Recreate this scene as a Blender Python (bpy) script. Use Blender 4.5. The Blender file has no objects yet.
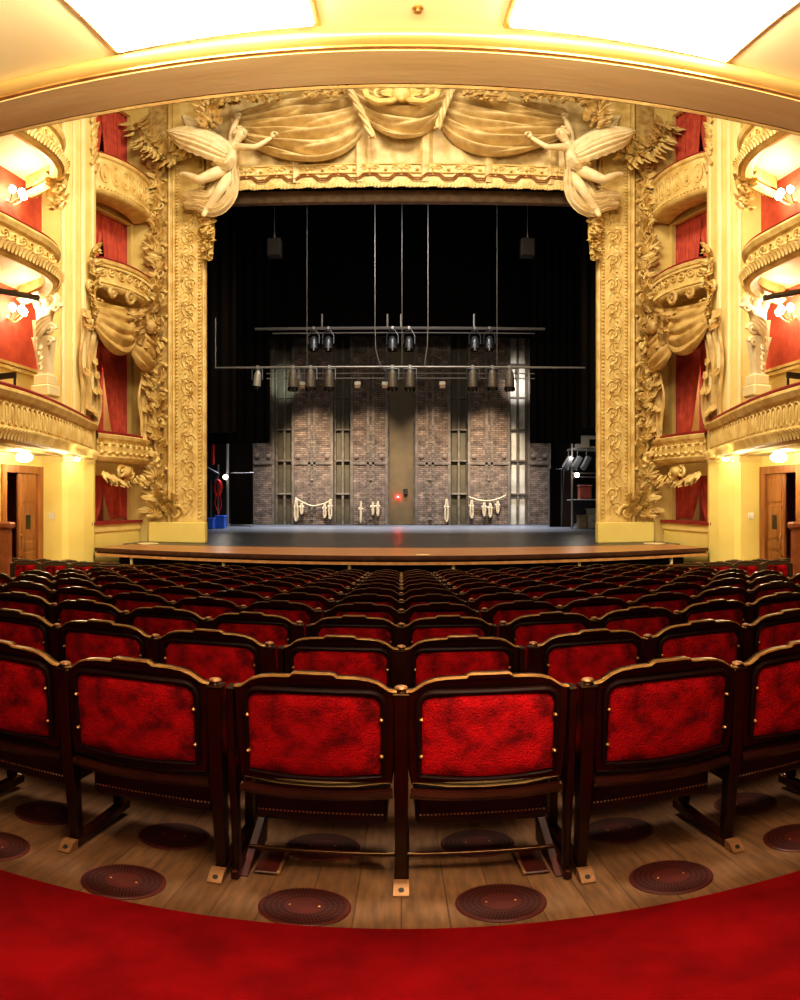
import bpy, math, random
import numpy as np
from mathutils import Vector, Matrix

random.seed(7)
PI = math.pi
sc = bpy.context.scene
COL = sc.collection
F, CX, CY, EYE = 680.0, 401.4, 500.0, 1.172     # panorama scale (pixels per radian), optical axis, eye height


def at(px, py, Y):
    """point of the vertical plane y=Y seen at a photo pixel (used to read off real dimensions)"""
    th = (px - CX) / F
    x = math.tan(th) * Y
    return Vector((x, Y, EYE + math.tan((CY - py) / F) * math.hypot(x, Y)))


def fl(x, y):
    return -0.07 * y + 0.004 * min(abs(x), 3.0) ** 2


# ------------------------------------------------------------------ materials
def mat(name, col, rough=0.6, metal=0.0, var=None, vscale=6.0, bump=0.0, bscale=40.0, coat=0.0, sheen=0.0,
        emit=None, estr=0.0, spec=0.5, stretch=None, vor=0.0, voscale=10.0, detail=4.0, contrast=(0.35, 0.65), tint=None):
    m = bpy.data.materials.new(name)
    m.use_nodes = True
    nt = m.node_tree
    N, L = nt.nodes, nt.links
    b = N['Principled BSDF']
    b.inputs['Base Color'].default_value = (*col, 1)
    b.inputs['Roughness'].default_value = rough
    b.inputs['Metallic'].default_value = metal
    b.inputs['Specular IOR Level'].default_value = spec
    if tint:
        b.inputs['Specular Tint'].default_value = (*tint, 1)
    if coat:
        b.inputs['Coat Weight'].default_value = coat
        b.inputs['Coat Roughness'].default_value = 0.12
    if sheen:
        b.inputs['Sheen Weight'].default_value = sheen
        b.inputs['Sheen Roughness'].default_value = 0.4
        b.inputs['Sheen Tint'].default_value = (1, .25, .2, 1)
    if emit:
        b.inputs['Emission Color'].default_value = (*emit, 1)
        b.inputs['Emission Strength'].default_value = estr
    tc = N.new('ShaderNodeTexCoord')
    src = tc.outputs['Object']
    if stretch:
        mp = N.new('ShaderNodeMapping')
        mp.inputs['Scale'].default_value = stretch
        L.new(src, mp.inputs['Vector'])
        src = mp.outputs['Vector']
    if var:
        n = N.new('ShaderNodeTexNoise')
        n.inputs['Scale'].default_value = vscale
        n.inputs['Detail'].default_value = detail
        L.new(src, n.inputs['Vector'])
        r = N.new('ShaderNodeValToRGB')
        r.color_ramp.elements[0].position, r.color_ramp.elements[1].position = contrast
        r.color_ramp.elements[0].color = (*var, 1)
        r.color_ramp.elements[1].color = (*col, 1)
        L.new(n.outputs['Fac'], r.inputs['Fac'])
        L.new(r.outputs['Color'], b.inputs['Base Color'])
    last = None
    if bump:
        n2 = N.new('ShaderNodeTexNoise')
        n2.inputs['Scale'].default_value = bscale
        n2.inputs['Detail'].default_value = 3
        L.new(src, n2.inputs['Vector'])
        bp = N.new('ShaderNodeBump')
        bp.inputs['Strength'].default_value = bump
        bp.inputs['Distance'].default_value = 0.02
        L.new(n2.outputs['Fac'], bp.inputs['Height'])
        last = bp
    if vor:
        v = N.new('ShaderNodeTexVoronoi')
        v.feature = 'SMOOTH_F1'
        v.inputs['Scale'].default_value = voscale
        L.new(src, v.inputs['Vector'])
        bp = N.new('ShaderNodeBump')
        bp.inputs['Strength'].default_value = vor
        bp.inputs['Distance'].default_value = 0.05
        bp.invert = True
        L.new(v.outputs['Distance'], bp.inputs['Height'])
        if last:
            L.new(last.outputs['Normal'], bp.inputs['Normal'])
        last = bp
    if last:
        L.new(last.outputs['Normal'], b.inputs['Normal'])
    return m


def brick_mat(name, c1, c2, mortar, scale, bw=0.5, rh=0.25, msize=0.02, rough=0.8, axis='XZ', grain=None, bump=0.4, off=.5):
    m = bpy.data.materials.new(name)
    m.use_nodes = True
    nt = m.node_tree
    N, L = nt.nodes, nt.links
    b = N['Principled BSDF']
    b.inputs['Roughness'].default_value = rough
    tc = N.new('ShaderNodeTexCoord')
    sp = N.new('ShaderNodeSeparateXYZ')
    cb = N.new('ShaderNodeCombineXYZ')
    L.new(tc.outputs['Object'], sp.inputs[0])
    L.new(sp.outputs[axis[0]], cb.inputs[0])
    L.new(sp.outputs[axis[1]], cb.inputs[1])
    br = N.new('ShaderNodeTexBrick')
    br.offset = off
    for k, v in (('Color1', (*c1, 1)), ('Color2', (*c2, 1)), ('Mortar', (*mortar, 1)), ('Scale', scale),
                 ('Brick Width', bw), ('Row Height', rh), ('Mortar Size', msize), ('Bias', 0.0)):
        br.inputs[k].default_value = v
    L.new(cb.outputs[0], br.inputs['Vector'])
    n = N.new('ShaderNodeTexNoise')
    n.inputs['Scale'].default_value = 3.0 if grain is None else grain[0]
    n.inputs['Detail'].default_value = 6
    if grain:
        mp = N.new('ShaderNodeMapping')
        mp.inputs['Scale'].default_value = grain[1]
        L.new(tc.outputs['Object'], mp.inputs['Vector'])
        L.new(mp.outputs['Vector'], n.inputs['Vector'])
    else:
        L.new(tc.outputs['Object'], n.inputs['Vector'])
    rp = N.new('ShaderNodeValToRGB')
    rp.color_ramp.elements[0].position, rp.color_ramp.elements[1].position = .3, .72
    lo_ = .6 if grain else .35
    rp.color_ramp.elements[0].color = (lo_, lo_, lo_, 1)
    rp.color_ramp.elements[1].color = (1.2, 1.2, 1.2, 1)
    L.new(n.outputs['Fac'], rp.inputs['Fac'])
    mx = N.new('ShaderNodeMix')
    mx.data_type = 'RGBA'
    mx.blend_type = 'MULTIPLY'
    mx.inputs['Factor'].default_value = 1.0
    L.new(br.outputs['Color'], mx.inputs['A'])
    L.new(rp.outputs['Color'], mx.inputs['B'])
    L.new(mx.outputs['Result'], b.inputs['Base Color'])
    bp = N.new('ShaderNodeBump')
    bp.inputs['Strength'].default_value = bump
    bp.inputs['Distance'].default_value = 0.02
    L.new(br.outputs['Fac'], bp.inputs['Height'])
    bp.invert = True
    L.new(bp.outputs['Normal'], b.inputs['Normal'])
    return m


M = {}
M['gold'] = mat('gilded_plaster', (.84, .65, .275), .5, .0, var=(.64, .43, .14), vscale=3.5, bump=.25, bscale=30)
M['gold_dark'] = mat('old_gilt', (.70, .50, .21), .5, .0, var=(.44, .27, .09), vscale=6, bump=.35, bscale=35)
M['gold_pat'] = mat('gilded_pattern', (.85, .69, .35), .5, .0, var=(.66, .47, .19), vscale=14, vor=.5, voscale=9)
M['gold_cloth'] = mat('gilded_drapery', (.80, .64, .35), .5, .0, var=(.60, .43, .20), vscale=3.5, bump=.25, bscale=14)
M['gold_deep'] = mat('deep_gilt_drapery', (.72, .51, .20), .5, .0, var=(.46, .29, .09), vscale=3, bump=.2, bscale=18)
M['cream'] = mat('cream_paint', (.86, .68, .28), .55, var=(.78, .58, .21), vscale=1.5)
M['cream_pale'] = mat('pale_cream_paint', (.90, .78, .46), .5, var=(.84, .70, .38), vscale=1.5)
M['yellow'] = mat('yellow_wall_paint', (.88, .72, .24), .6, var=(.82, .64, .19), vscale=1.2)
M['statue'] = mat('white_plaster', (.88, .76, .52), .55, var=(.78, .62, .36), vscale=5)
M['bronze'] = mat('brushed_gilt_rim', (.74, .56, .30), .45, .0, var=(.62, .44, .21), vscale=3, stretch=(.6, 3, 6), bump=.04, bscale=30)
M['bronze_round'] = mat('polished_gilt_moulding', (.66, .46, .17), .34, .3, var=(.50, .33, .10), vscale=4, stretch=(.6, 3, 3))
M['soffit'] = mat('soffit_paint', (.86, .74, .46), .6, var=(.80, .66, .36), vscale=2)
M['red_wall'] = mat('red_damask_wall', (.56, .095, .05), .7, var=(.45, .06, .035), vscale=4)
M['pink_wall'] = mat('rose_damask_wall', (.72, .20, .15), .7, var=(.58, .12, .09), vscale=9)
M['curtain'] = mat('red_curtain_cloth', (.62, .10, .055), .75, var=(.46, .062, .036), vscale=5)
M['velvet_rim'] = mat('red_velvet_rim', (.28, .015, .012), .7, var=(.2, .01, .01), vscale=6, sheen=.3)
M['velvet'] = mat('red_velvet', (.33, .002, .005), .85, var=(.05, .0005, .0015), vscale=11, bump=.5, bscale=170, sheen=.0, detail=8, contrast=(.34, .60), spec=.12)
M['seat_wood'] = mat('dark_mahogany', (.010, .0020, .0015), .30, var=(.004, .0010, .0008), vscale=8, stretch=(1, 1, 3), spec=.65, tint=(1, .62, .28))
M['seat_matte'] = mat('dull_mahogany', (.012, .002, .0015), .55, var=(.006, .0012, .001), vscale=8, spec=.15)
M['worn_edge'] = mat('worn_edge_painted_highlight', (.30, .15, .045), .38, var=(.12, .045, .015), vscale=14, spec=.5, tint=(1, .7, .35))  # worn varnish lightened as a painted highlight along the seat tops
M['worn_lit_edge_far'] = mat('dark_worn_edge', (.13, .055, .02), .36, var=(.06, .022, .008), vscale=14, spec=.5, tint=(1, .7, .35))  # dimmer copy of the painted highlight for the farther rows
M['rail_wood'] = mat('mahogany', (.030, .006, .004), .22, var=(.015, .003, .002), vscale=8, spec=.8, tint=(1, .6, .3))
M['seat_box'] = mat('seat_underside', (.035, .006, .004), .5, var=(.018, .004, .003), vscale=8)
M['brass'] = mat('brass', (.80, .50, .20), .35, .8, var=(.6, .34, .12), vscale=20)
M['hinge'] = mat('red_brown_iron', (.085, .014, .010), .4, var=(.05, .008, .006), vscale=14)
M['nail'] = mat('bright_nail_heads', (.85, .68, .42), .4, .2)
M['brass_plate'] = mat('worn_brass', (.34, .165, .075), .45, .4, var=(.22, .10, .04), vscale=25)
M['carpet'] = mat('red_carpet', (.34, .003, .006), .95, var=(.20, .0015, .003), vscale=5, bump=.8, bscale=300, sheen=.0, spec=.1, detail=10)
M['vent'] = mat('oxide_red_iron', (.10, .015, .010), .45, var=(.07, .010, .008), vscale=12)
M['vent_hole'] = mat('vent_hole', (.010, .004, .004), .6)
M['floor'] = brick_mat('oak_boards', (.23, .115, .056), (.17, .080, .037), (.10, .045, .02), 1.0, bw=2.2, rh=.13, msize=.0022,
                       rough=.5, axis='YX', grain=(7.0, (7.0, 1.0, 2.0)), bump=.3, off=.37)
M['apron'] = mat('worn_stage_boards', (.54, .27, .12), .35, var=(.32, .14, .06), vscale=3, stretch=(.5, 6, 1))
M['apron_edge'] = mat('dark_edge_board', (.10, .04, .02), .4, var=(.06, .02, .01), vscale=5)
M['apron_trim'] = mat('light_wood_trim', (.60, .30, .12), .45, var=(.45, .2, .07), vscale=6)
M['stage'] = mat('black_stage_floor', (.060, .063, .075), .36, var=(.026, .026, .030), vscale=1.2, stretch=(.3, 2, 1))
M['black'] = mat('black_cloth', (.007, .005, .0035), .95, spec=.1)
M['black_leg'] = mat('black_velour', (.0028, .0022, .002), .95, spec=.1, var=(.0014, .0012, .001), vscale=3)
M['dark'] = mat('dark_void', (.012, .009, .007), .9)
M['brick'] = brick_mat('sooty_brick', (.24, .165, .118), (.12, .08, .058), (.08, .058, .043), 1.0, bw=.27, rh=.088, msize=.012, rough=.85, bump=.8)
M['steel'] = mat('riveted_steel', (.13, .10, .075), .6, .0, var=(.07, .052, .038), vscale=4)
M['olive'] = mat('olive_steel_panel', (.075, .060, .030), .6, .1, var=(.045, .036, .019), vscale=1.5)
M['olive_door'] = mat('ochre_door', (.10, .068, .028), .6, .1, var=(.075, .049, .021), vscale=2)
M['pipe'] = mat('steel_pipe', (.25, .24, .24), .4, .6)
M['lamp_grey'] = mat('grey_lamp_body', (.13, .11, .095), .5, .2, var=(.08, .07, .06), vscale=10)
M['lamp_black'] = mat('black_lamp_body', (.10, .11, .135), .35, .5)
M['lamp_white'] = mat('pale_lamp_body', (.30, .29, .27), .4, .2)
M['lens'] = mat('dark_lens', (.004, .004, .005), .15)
M['patch'] = mat('pale_plaster_patch', (.12, .085, .06), .8)
M['rope'] = mat('pale_rope', (.42, .33, .21), .8, bump=.5, bscale=60)
M['cable'] = mat('grey_cable', (.14, .14, .14), .6)
M['door_wood'] = mat('varnished_door_wood', (.42, .17, .05), .35, var=(.26, .09, .025), vscale=3, stretch=(3, 3, .4), coat=.3)
M['door_red'] = mat('dark_red_door_lining', (.20, .035, .02), .5, var=(.12, .02, .012), vscale=4)
M['counter'] = mat('reddish_wood', (.40, .13, .05), .35, var=(.28, .08, .03), vscale=5, coat=.3)
M['white'] = mat('white_plastic', (.85, .82, .72), .4)
M['glow'] = mat('lit_lamp_glass', (1, .95, .8), .3, emit=(1, .86, .58), estr=60)
M['glow_soft'] = mat('lit_opal_glass', (1, .95, .8), .3, emit=(1, .88, .62), estr=14)
M['panel_glow'] = mat('lit_ceiling_panel', (1, .95, .85), .3, emit=(1, .84, .58), estr=34)
M['red_hose'] = mat('red_hose', (.60, .02, .015), .4)
M['blue'] = mat('blue_plastic', (.03, .12, .6), .4)
M['red_dot'] = mat('red_indicator', (.8, .02, .02), .3, emit=(1, .01, .01), estr=90)
M['chair_black'] = mat('black_chair_paint', (.02, .012, .012), .4)

# ------------------------------------------------------------------ mesh builder
MIR = 1


class MB:
    def __init__(self):
        self.v, self.f = [], []

    def add(self, vs, fs):
        o = len(self.v)
        self.v += [tuple(p) for p in vs]
        self.f += [tuple(i + o for i in f) for f in fs]
        return self

    def box(self, x0, x1, y0, y1, z0, z1, Mx=None):
        vs = [Vector((x, y, z)) for z in (z0, z1) for y in (y0, y1) for x in (x0, x1)]
        if Mx is not None:
            vs = [Mx @ p for p in vs]
        return self.add(vs, [(0, 2, 3, 1), (4, 5, 7, 6), (0, 1, 5, 4), (2, 6, 7, 3), (0, 4, 6, 2), (1, 3, 7, 5)])

    def bbox(self, x0, x1, y0, y1, z0, z1, b=0.01, Mx=None):
        """box with chamfered edges"""
        cs = []
        fs = []
        X, Y, Z = (x0, x1), (y0, y1), (z0, z1)
        idx = {}
        for i in (0, 1):
            for j in (0, 1):
                for k in (0, 1):
                    for a in range(3):
                        p = [X[i], Y[j], Z[k]]
                        s = [b if q == 0 else -b for q in (i, j, k)]
                        for c in range(3):
                            if c != a:
                                p[c] += s[c]
                        idx[i, j, k, a] = len(cs)
                        cs.append(Vector(p))
        I = idx
        for a in range(3):
            o1, o2 = (a + 1) % 3, (a + 2) % 3
            for s in (0, 1):
                q = []
                for u, w in ((0, 0), (1, 0), (1, 1), (0, 1)):
                    t = [0, 0, 0]
                    t[a], t[o1], t[o2] = s, u, w
                    q.append(I[(*t, a)])
                fs.append(tuple(q if s else q[::-1]))
            for u in (0, 1):
                for w in (0, 1):
                    e = []
                    for s, ax in ((0, o1), (1, o1), (1, o2), (0, o2)):
                        t = [0, 0, 0]
                        t[a], t[o1], t[o2] = s, u, w
                        e.append(I[(*t, ax)])
                    fs.append(tuple(e if (u + w) % 2 == 0 else e[::-1]))
        for i in (0, 1):
            for j in (0, 1):
                for k in (0, 1):
                    t = (I[i, j, k, 0], I[i, j, k, 1], I[i, j, k, 2])
                    fs.append(t if (i + j + k) % 2 else t[::-1])
        if Mx is not None:
            cs = [Mx @ p for p in cs]
        return self.add(cs, fs)

    def prism(self, poly, y0, y1, fn=None, inset=0.0):
        """polygon in (x,z) extruded along y; fn maps (x,y,z)->point"""
        n = len(poly)
        fn = fn or (lambda x, y, z: (x, y, z))
        vs = [fn(x, y0, z) for x, z in poly] + [fn(x, y1, z) for x, z in poly]
        fs = [tuple(range(n)), tuple(range(2 * n - 1, n - 1, -1))]
        fs += [(i, i + n, (i + 1) % n + n, (i + 1) % n) for i in range(n)]
        return self.add(vs, fs)

    def hprism(self, poly, z0, z1):
        """plan polygon (x,y) extruded in z"""
        n = len(poly)
        vs = [(x, y, z0) for x, y in poly] + [(x, y, z1) for x, y in poly]
        fs = [tuple(range(n - 1, -1, -1)), tuple(range(n, 2 * n))]
        fs += [(i, (i + 1) % n, (i + 1) % n + n, i + n) for i in range(n)]
        return self.add(vs, fs)

    def tube(self, pts, r, n=8, cap=True):
        pts = [Vector(p) for p in pts]
        k = len(pts)
        rs = r if isinstance(r, (list, tuple)) else [r] * k
        t0 = (pts[1] - pts[0]).normalized()
        a = t0.orthogonal().normalized()
        vs = []
        for i, p in enumerate(pts):
            t = (pts[min(i + 1, k - 1)] - pts[max(i - 1, 0)])
            t = t.normalized() if t.length > 1e-9 else t0
            a = (a - t * a.dot(t))
            a = a.normalized() if a.length > 1e-6 else t.orthogonal().normalized()
            b = t.cross(a)
            for j in range(n):
                q = 2 * PI * j / n
                vs.append(p + (a * math.cos(q) + b * math.sin(q)) * rs[i])
        fs = [(i * n + j, i * n + (j + 1) % n, (i + 1) * n + (j + 1) % n, (i + 1) * n + j)
              for i in range(k - 1) for j in range(n)]
        if cap:
            fs += [tuple(range(n - 1, -1, -1)), tuple(range((k - 1) * n, k * n))]
        return self.add(vs, fs)

    def lathe(self, prof, c=(0, 0, 0), n=12, Mx=None):
        c = Vector(c)
        vs = []
        for r, z in prof:
            for j in range(n):
                q = 2 * PI * j / n
                p = Vector((r * math.cos(q), r * math.sin(q), z))
                vs.append((Mx @ p if Mx is not None else p) + c)
        k = len(prof)
        fs = [(i * n + j, i * n + (j + 1) % n, (i + 1) * n + (j + 1) % n, (i + 1) * n + j)
              for i in range(k - 1) for j in range(n)]
        fs += [tuple(range(n - 1, -1, -1)), tuple(range((k - 1) * n, k * n))]
        return self.add(vs, fs)

    def ball(self, c, r, nu=10, nv=6, Mx=None):
        c = Vector(c)
        rx, ry, rz = r if isinstance(r, (tuple, list)) else (r, r, r)
        vs = [Vector((0, 0, -rz))]
        for i in range(1, nv):
            a = -PI / 2 + PI * i / nv
            for j in range(nu):
                q = 2 * PI * j / nu
                vs.append(Vector((rx * math.cos(a) * math.cos(q), ry * math.cos(a) * math.sin(q), rz * math.sin(a))))
        vs.append(Vector((0, 0, rz)))
        fs = [(0, 1 + (j + 1) % nu, 1 + j) for j in range(nu)]
        for i in range(nv - 2):
            o = 1 + i * nu
            fs += [(o + j, o + (j + 1) % nu, o + nu + (j + 1) % nu, o + nu + j) for j in range(nu)]
        o = 1 + (nv - 2) * nu
        fs += [(o + j, o + (j + 1) % nu, len(vs) - 1) for j in range(nu)]
        vs = [(Mx @ p if Mx is not None else p) + c for p in vs]
        return self.add(vs, fs)

    def grid(self, fn, nu, nv, flip=False):
        vs = [fn(i / nu, j / nv) for j in range(nv + 1) for i in range(nu + 1)]
        w = nu + 1
        fs = [(j * w + i, j * w + i + 1, (j + 1) * w + i + 1, (j + 1) * w + i) for j in range(nv) for i in range(nu)]
        if flip:
            fs = [f[::-1] for f in fs]
        return self.add(vs, fs)

    def sweep(self, prof, path, closed=False):
        """profile (offset to the right-hand side of the path, z) along a plan path"""
        nrm = normals(path)
        m = len(prof)
        vs = [(p[0] + n[0] * o, p[1] + n[1] * o, z) for p, n in zip(path, nrm) for o, z in prof]
        k = len(path)
        fs = []
        for i in range(k - 1):
            for j in range(m if closed else m - 1):
                a, b = j, (j + 1) % m
                fs.append((i * m + a, i * m + b, (i + 1) * m + b, (i + 1) * m + a))
        if closed:
            fs += [tuple(range(m)), tuple(range((k - 1) * m, k * m))[::-1]]
        return self.add(vs, fs)

    def spiral(self, c, U, V, R, turns=1.6, r=.02, sgn=1, a0=0, n=6, seg=18):
        c, U, V = Vector(c), Vector(U), Vector(V)
        Nn = U.cross(V).normalized()
        pts, rs = [], []
        for i in range(seg + 1):
            t = i / seg
            q = a0 + sgn * 2 * PI * turns * t
            rr = R * (1 - .86 * t)
            pts.append(c + (U * math.cos(q) + V * math.sin(q)) * rr + Nn * (r * t))
            rs.append(r * (1 - .45 * t))
        return self.tube(pts, rs, n)

    def leaf(self, p, up, nr, L, W, curl=.5):
        """curled acanthus-like leaf: p root, up growth direction, nr outward normal"""
        p, up, nr = Vector(p), Vector(up).normalized(), Vector(nr).normalized()
        sd = up.cross(nr).normalized()
        vs = []
        ks = 5
        for i in range(ks + 1):
            t = i / ks
            w = W * math.sin(PI * (t * .86 + .10)) * (1 + .22 * math.sin(t * 17))
            c = p + up * (L * (t - .25 * curl * t * t)) + nr * (L * curl * t * t * .8 + .02)
            for s in (-1, -.5, 0, .5, 1):
                vs.append(c + sd * (w * s) + nr * (W * .45 * (1 - abs(s)) - W * .18 * (abs(s) == .5)))
        fs = [(i * 5 + j, i * 5 + j + 1, (i + 1) * 5 + j + 1, (i + 1) * 5 + j) for i in range(ks) for j in range(4)]
        return self.add(vs, fs)

    def build(self, name, m, parent=None, smooth=40, kind=None, mods=None):
        o0 = Vector((0, 0, 0)) if parent is None else world_loc(parent)
        vs = [(p[0] * MIR - o0[0], p[1] - o0[1], p[2] - o0[2]) for p in self.v]
        fs = self.f if MIR == 1 else [f[::-1] for f in self.f]
        me = bpy.data.meshes.new(name)
        me.from_pydata(vs, [], fs)
        me.materials.append(m)
        if smooth:
            me.polygons.foreach_set('use_smooth', [True] * len(me.polygons))
            me.set_sharp_from_angle(angle=math.radians(smooth))
        me.update()
        o = bpy.data.objects.new(name, me)
        COL.objects.link(o)
        if parent is not None:
            o.parent = parent
        if kind:
            o['kind'] = kind
        return o


def world_loc(o):
    v = Vector((0, 0, 0))
    while o is not None:
        v += o.location
        o = o.parent
    return v


def normals(path):
    k = len(path)
    out = []
    for i in range(k):
        a, b = path[max(i - 1, 0)], path[min(i + 1, k - 1)]
        dx, dy = b[0] - a[0], b[1] - a[1]
        l = math.hypot(dx, dy) or 1
        out.append((dy / l, -dx / l))
    return out


def smooth_path(pts, n=6):
    P = [Vector((*p, 0)) if len(p) == 2 else Vector(p) for p in pts]
    out = []
    for i in range(len(P) - 1):
        p0, p1, p2, p3 = P[max(i - 1, 0)], P[i], P[i + 1], P[min(i + 2, len(P) - 1)]
        for j in range(n):
            t = j / n
            out.append(.5 * ((2 * p1) + (p2 - p0) * t + (2 * p0 - 5 * p1 + 4 * p2 - p3) * t * t + (3 * p1 - p0 - 3 * p2 + p3) * t ** 3))
    out.append(P[-1])
    return out


def resample(path, step):
    out, acc = [], 0.0
    P = [Vector((p[0], p[1], 0)) for p in path]
    nrm = normals(path)
    nxt = step / 2
    for i in range(len(P) - 1):
        d = (P[i + 1] - P[i]).length
        while acc + d > nxt:
            t = (nxt - acc) / d
            out.append((P[i].lerp(P[i + 1], t), Vector((*nrm[i], 0)), (P[i + 1] - P[i]).normalized()))
            nxt += step
        acc += d
    return out


def tag(o, label, cat, group=None):
    o['label'] = label
    o['category'] = cat
    if group:
        o['group'] = group
    return o


def thing(name, label, cat, loc=(0, 0, 0), group=None):
    o = bpy.data.objects.new(name, None)
    COL.objects.link(o)
    o.location = (loc[0] * MIR, loc[1], loc[2])
    o.empty_display_size = .1
    return tag(o, label, cat, group)


def struct(name, mb, m, smooth=40):
    return mb.build(name, m, kind='structure', smooth=smooth)


def copy_tree(o, parent=None):
    c = o.copy()
    COL.objects.link(c)
    c.parent = parent
    for ch in o.children:
        copy_tree(ch, c)
    return c


def side():
    return 'left' if MIR == 1 else 'right'


# ------------------------------------------------------------------ skinned figures
def skin_mesh(verts, edges, radii, root, sub=2):
    me = bpy.data.meshes.new('tmp_skin')
    me.from_pydata([tuple(v) for v in verts], edges, [])
    ob = bpy.data.objects.new('tmp_skin', me)
    COL.objects.link(ob)
    md = ob.modifiers.new('s', 'SKIN')
    for i, sv in enumerate(me.skin_vertices[0].data):
        r = radii[i]
        sv.radius = r if isinstance(r, tuple) else (r, r)
        sv.use_root = (i == root)
    md.branch_smoothing = .6
    sb = ob.modifiers.new('u', 'SUBSURF')
    sb.levels = sub
    dg = bpy.context.evaluated_depsgraph_get()
    ev = ob.evaluated_get(dg)
    m2 = ev.to_mesh()
    vs = [tuple(v.co) for v in m2.vertices]
    fs = [tuple(p.vertices) for p in m2.polygons]
    ev.to_mesh_clear()
    bpy.data.objects.remove(ob)
    bpy.data.meshes.remove(me)
    mb = MB()
    mb.add(vs, fs)
    return mb

# ------------------------------------------------------------------ theatre seats
HALF = [(0, .803), (.055, .803), (.064, .800), (.072, .792), (.125, .790), (.165, .784), (.195, .773), (.214, .759), (.226, .750),
        (.236, .746), (.252, .744)]


def lean(x, y, z, W):
    return (x, y + .03 - .107 * z - .022 * (1 - (2 * x / W) ** 2), z)


def seat_frame(W, lo):
    k = W / .53
    top = [(x * k, z) for x, z in HALF]
    poly = [(-x, z) for x, z in top[::-1]] + top[1:]
    dn = [(.252 * k, .62), (.247 * k, .50), (.236 * k, .425)]
    poly = poly + dn + [(.12 * k, .412), (0, .410), (-.12 * k, .412)] + [(-x, z) for x, z in dn[::-1]]
    # densify along x so that the frame can bow
    mb = MB()
    n = len(poly)
    y0, y1, b = -.020, .020, .006
    def ring(y, s):
        out = []
        for i, (x, z) in enumerate(poly):
            a, c = poly[i - 1], poly[(i + 1) % n]
            dx, dz = c[0] - a[0], c[1] - a[1]
            l = math.hypot(dx, dz) or 1
            out.append(Vector(lean(x + (-dz / l) * s * -1 * -1, y, z + (dx / l) * s, W)))
        return out
    rings = [ring(y0, -b), ring(y0 + b, 0), ring(y1 - b, 0), ring(y1, -b)] if not lo else [ring(y0, 0), ring(y1, 0)]
    vs = [p for r in rings for p in r]
    fs = []
    for q in range(len(rings) - 1):
        fs += [(q * n + i, q * n + (i + 1) % n, (q + 1) * n + (i + 1) % n, (q + 1) * n + i) for i in range(n)]
    o = (len(rings) - 1) * n
    # faces as columns: left/right mirrored vertex pairs
    tl = [(len(top) - 1 - i, len(top) - 1 + i) for i in range(len(top))]     # index of -x, +x along the top
    dl = [(n - 1 - i, 2 * len(top) - 1 + i) for i in range(3)]
    bt = [2 * len(top) + 2, 2 * len(top) + 3, 2 * len(top) + 4]
    for base, fl_ in ((0, False), (o, True)):
        cols = [(tl[i], tl[i + 1]) for i in range(len(top) - 1)]
        for (a, b_), (c, d) in cols:
            f = (base + a, base + b_, base + d, base + c) if a != b_ else (base + a, base + d, base + c)
            fs.append(f if fl_ else f[::-1])
        seq = [tl[-1]] + dl
        for i in range(len(seq) - 1):
            (a, b_), (c, d) = seq[i], seq[i + 1]
            f = (base + a, base + b_, base + d, base + c)
            fs.append(f if fl_ else f[::-1])
        a, d = dl[-1]
        f = (base + a, base + d, base + bt[0], base + bt[1], base + bt[2])
        fs.append(f if fl_ else f[::-1])
    mb.add(vs, fs)
    return mb


def panel(W, lo, rear=True):
    """padded upholstery panel, rounded upper corners"""
    k = W / .53
    mb = MB()
    hw, z0, z1, rc = .210 * k, .464, .738, .045
    nu, nv = (8, 6) if lo else (18, 12)
    def fn(u, v):
        z = z0 + (z1 - z0) * v
        w = hw * (1 - .02 * (1 - v))
        if z > z1 - rc:
            w -= rc * (1 - math.sqrt(max(0, 1 - ((z - z1 + rc) / rc) ** 2))) * .8
        x = (2 * u - 1) * w
        zz = z - .010 * (1 - (x / hw) ** 2) * (1 - v)
        e = min(1, min(u, 1 - u) * 9, min(v, 1 - v) * 7)
        pad = .016 * math.sin(e * PI / 2)
        y = (-.016 - pad * .8) if rear else (.019 + pad * 2)
        return Vector(lean(x, y, zz, W))
    return mb.grid(fn, nu, nv, flip=not rear)


def post_mb(x, knob=True, lo=False):
    mb = MB()
    kx = 1.0 if knob else .55
    secs = [(0.0, .017, .020), (.06, .018, .021), (.30, .020, .024), (.40, .021, .034), (.62, .022, .034), (.728, .022, .028)]
    vs = []
    for z, hx, hy in secs:
        hx *= kx
        c = .03 - .107 * z
        b = .004
        for sx, sy in ((-1, -1), (1, -1), (1, 1), (-1, 1)):
            if lo:
                vs.append((x + sx * hx, c + sy * hy, z))
            else:
                p1 = (x + sx * (hx - b), c + sy * hy, z)
                p2 = (x + sx * hx, c + sy * (hy - b), z)
                vs += [p1, p2] if sx * sy < 0 else [p2, p1]
    n = 4 if lo else 8
    k = len(secs)
    fs = [(i * n + j, i * n + (j + 1) % n, (i + 1) * n + (j + 1) % n, (i + 1) * n + j) for i in range(k - 1) for j in range(n)]
    fs += [tuple(range(n - 1, -1, -1)), tuple(range((k - 1) * n, k * n))]
    mb.add(vs, fs)
    c = .03 - .107 * .733
    mb.bbox(x - .027 * kx, x + .027 * kx, c - .030, c + .030, .727, .738, .004)
    # bracket carrying the folding seat, swept to the front leg
    poly = [(.0, .30), (.03, .33), (.10, .385), (.30, .39), (.335, .36), (.335, .05), (.375, .05), (.375, .43), (.30, .455), (.0, .47), (-.03, .44)]
    mb.prism(poly, x - .014 * kx, x + .014 * kx, fn=lambda a, b, c: (b, a, c))
    return mb


def knob_mb(x, lo=False):
    c = .03 - .107 * .74
    n = 8 if lo else 14
    return MB().lathe([(.012, .736), (.010, .741), (.017, .745), (.020, .750), (.017, .755), (.008, .758), (.001, .7585)], (x, c, 0), n)


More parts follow.
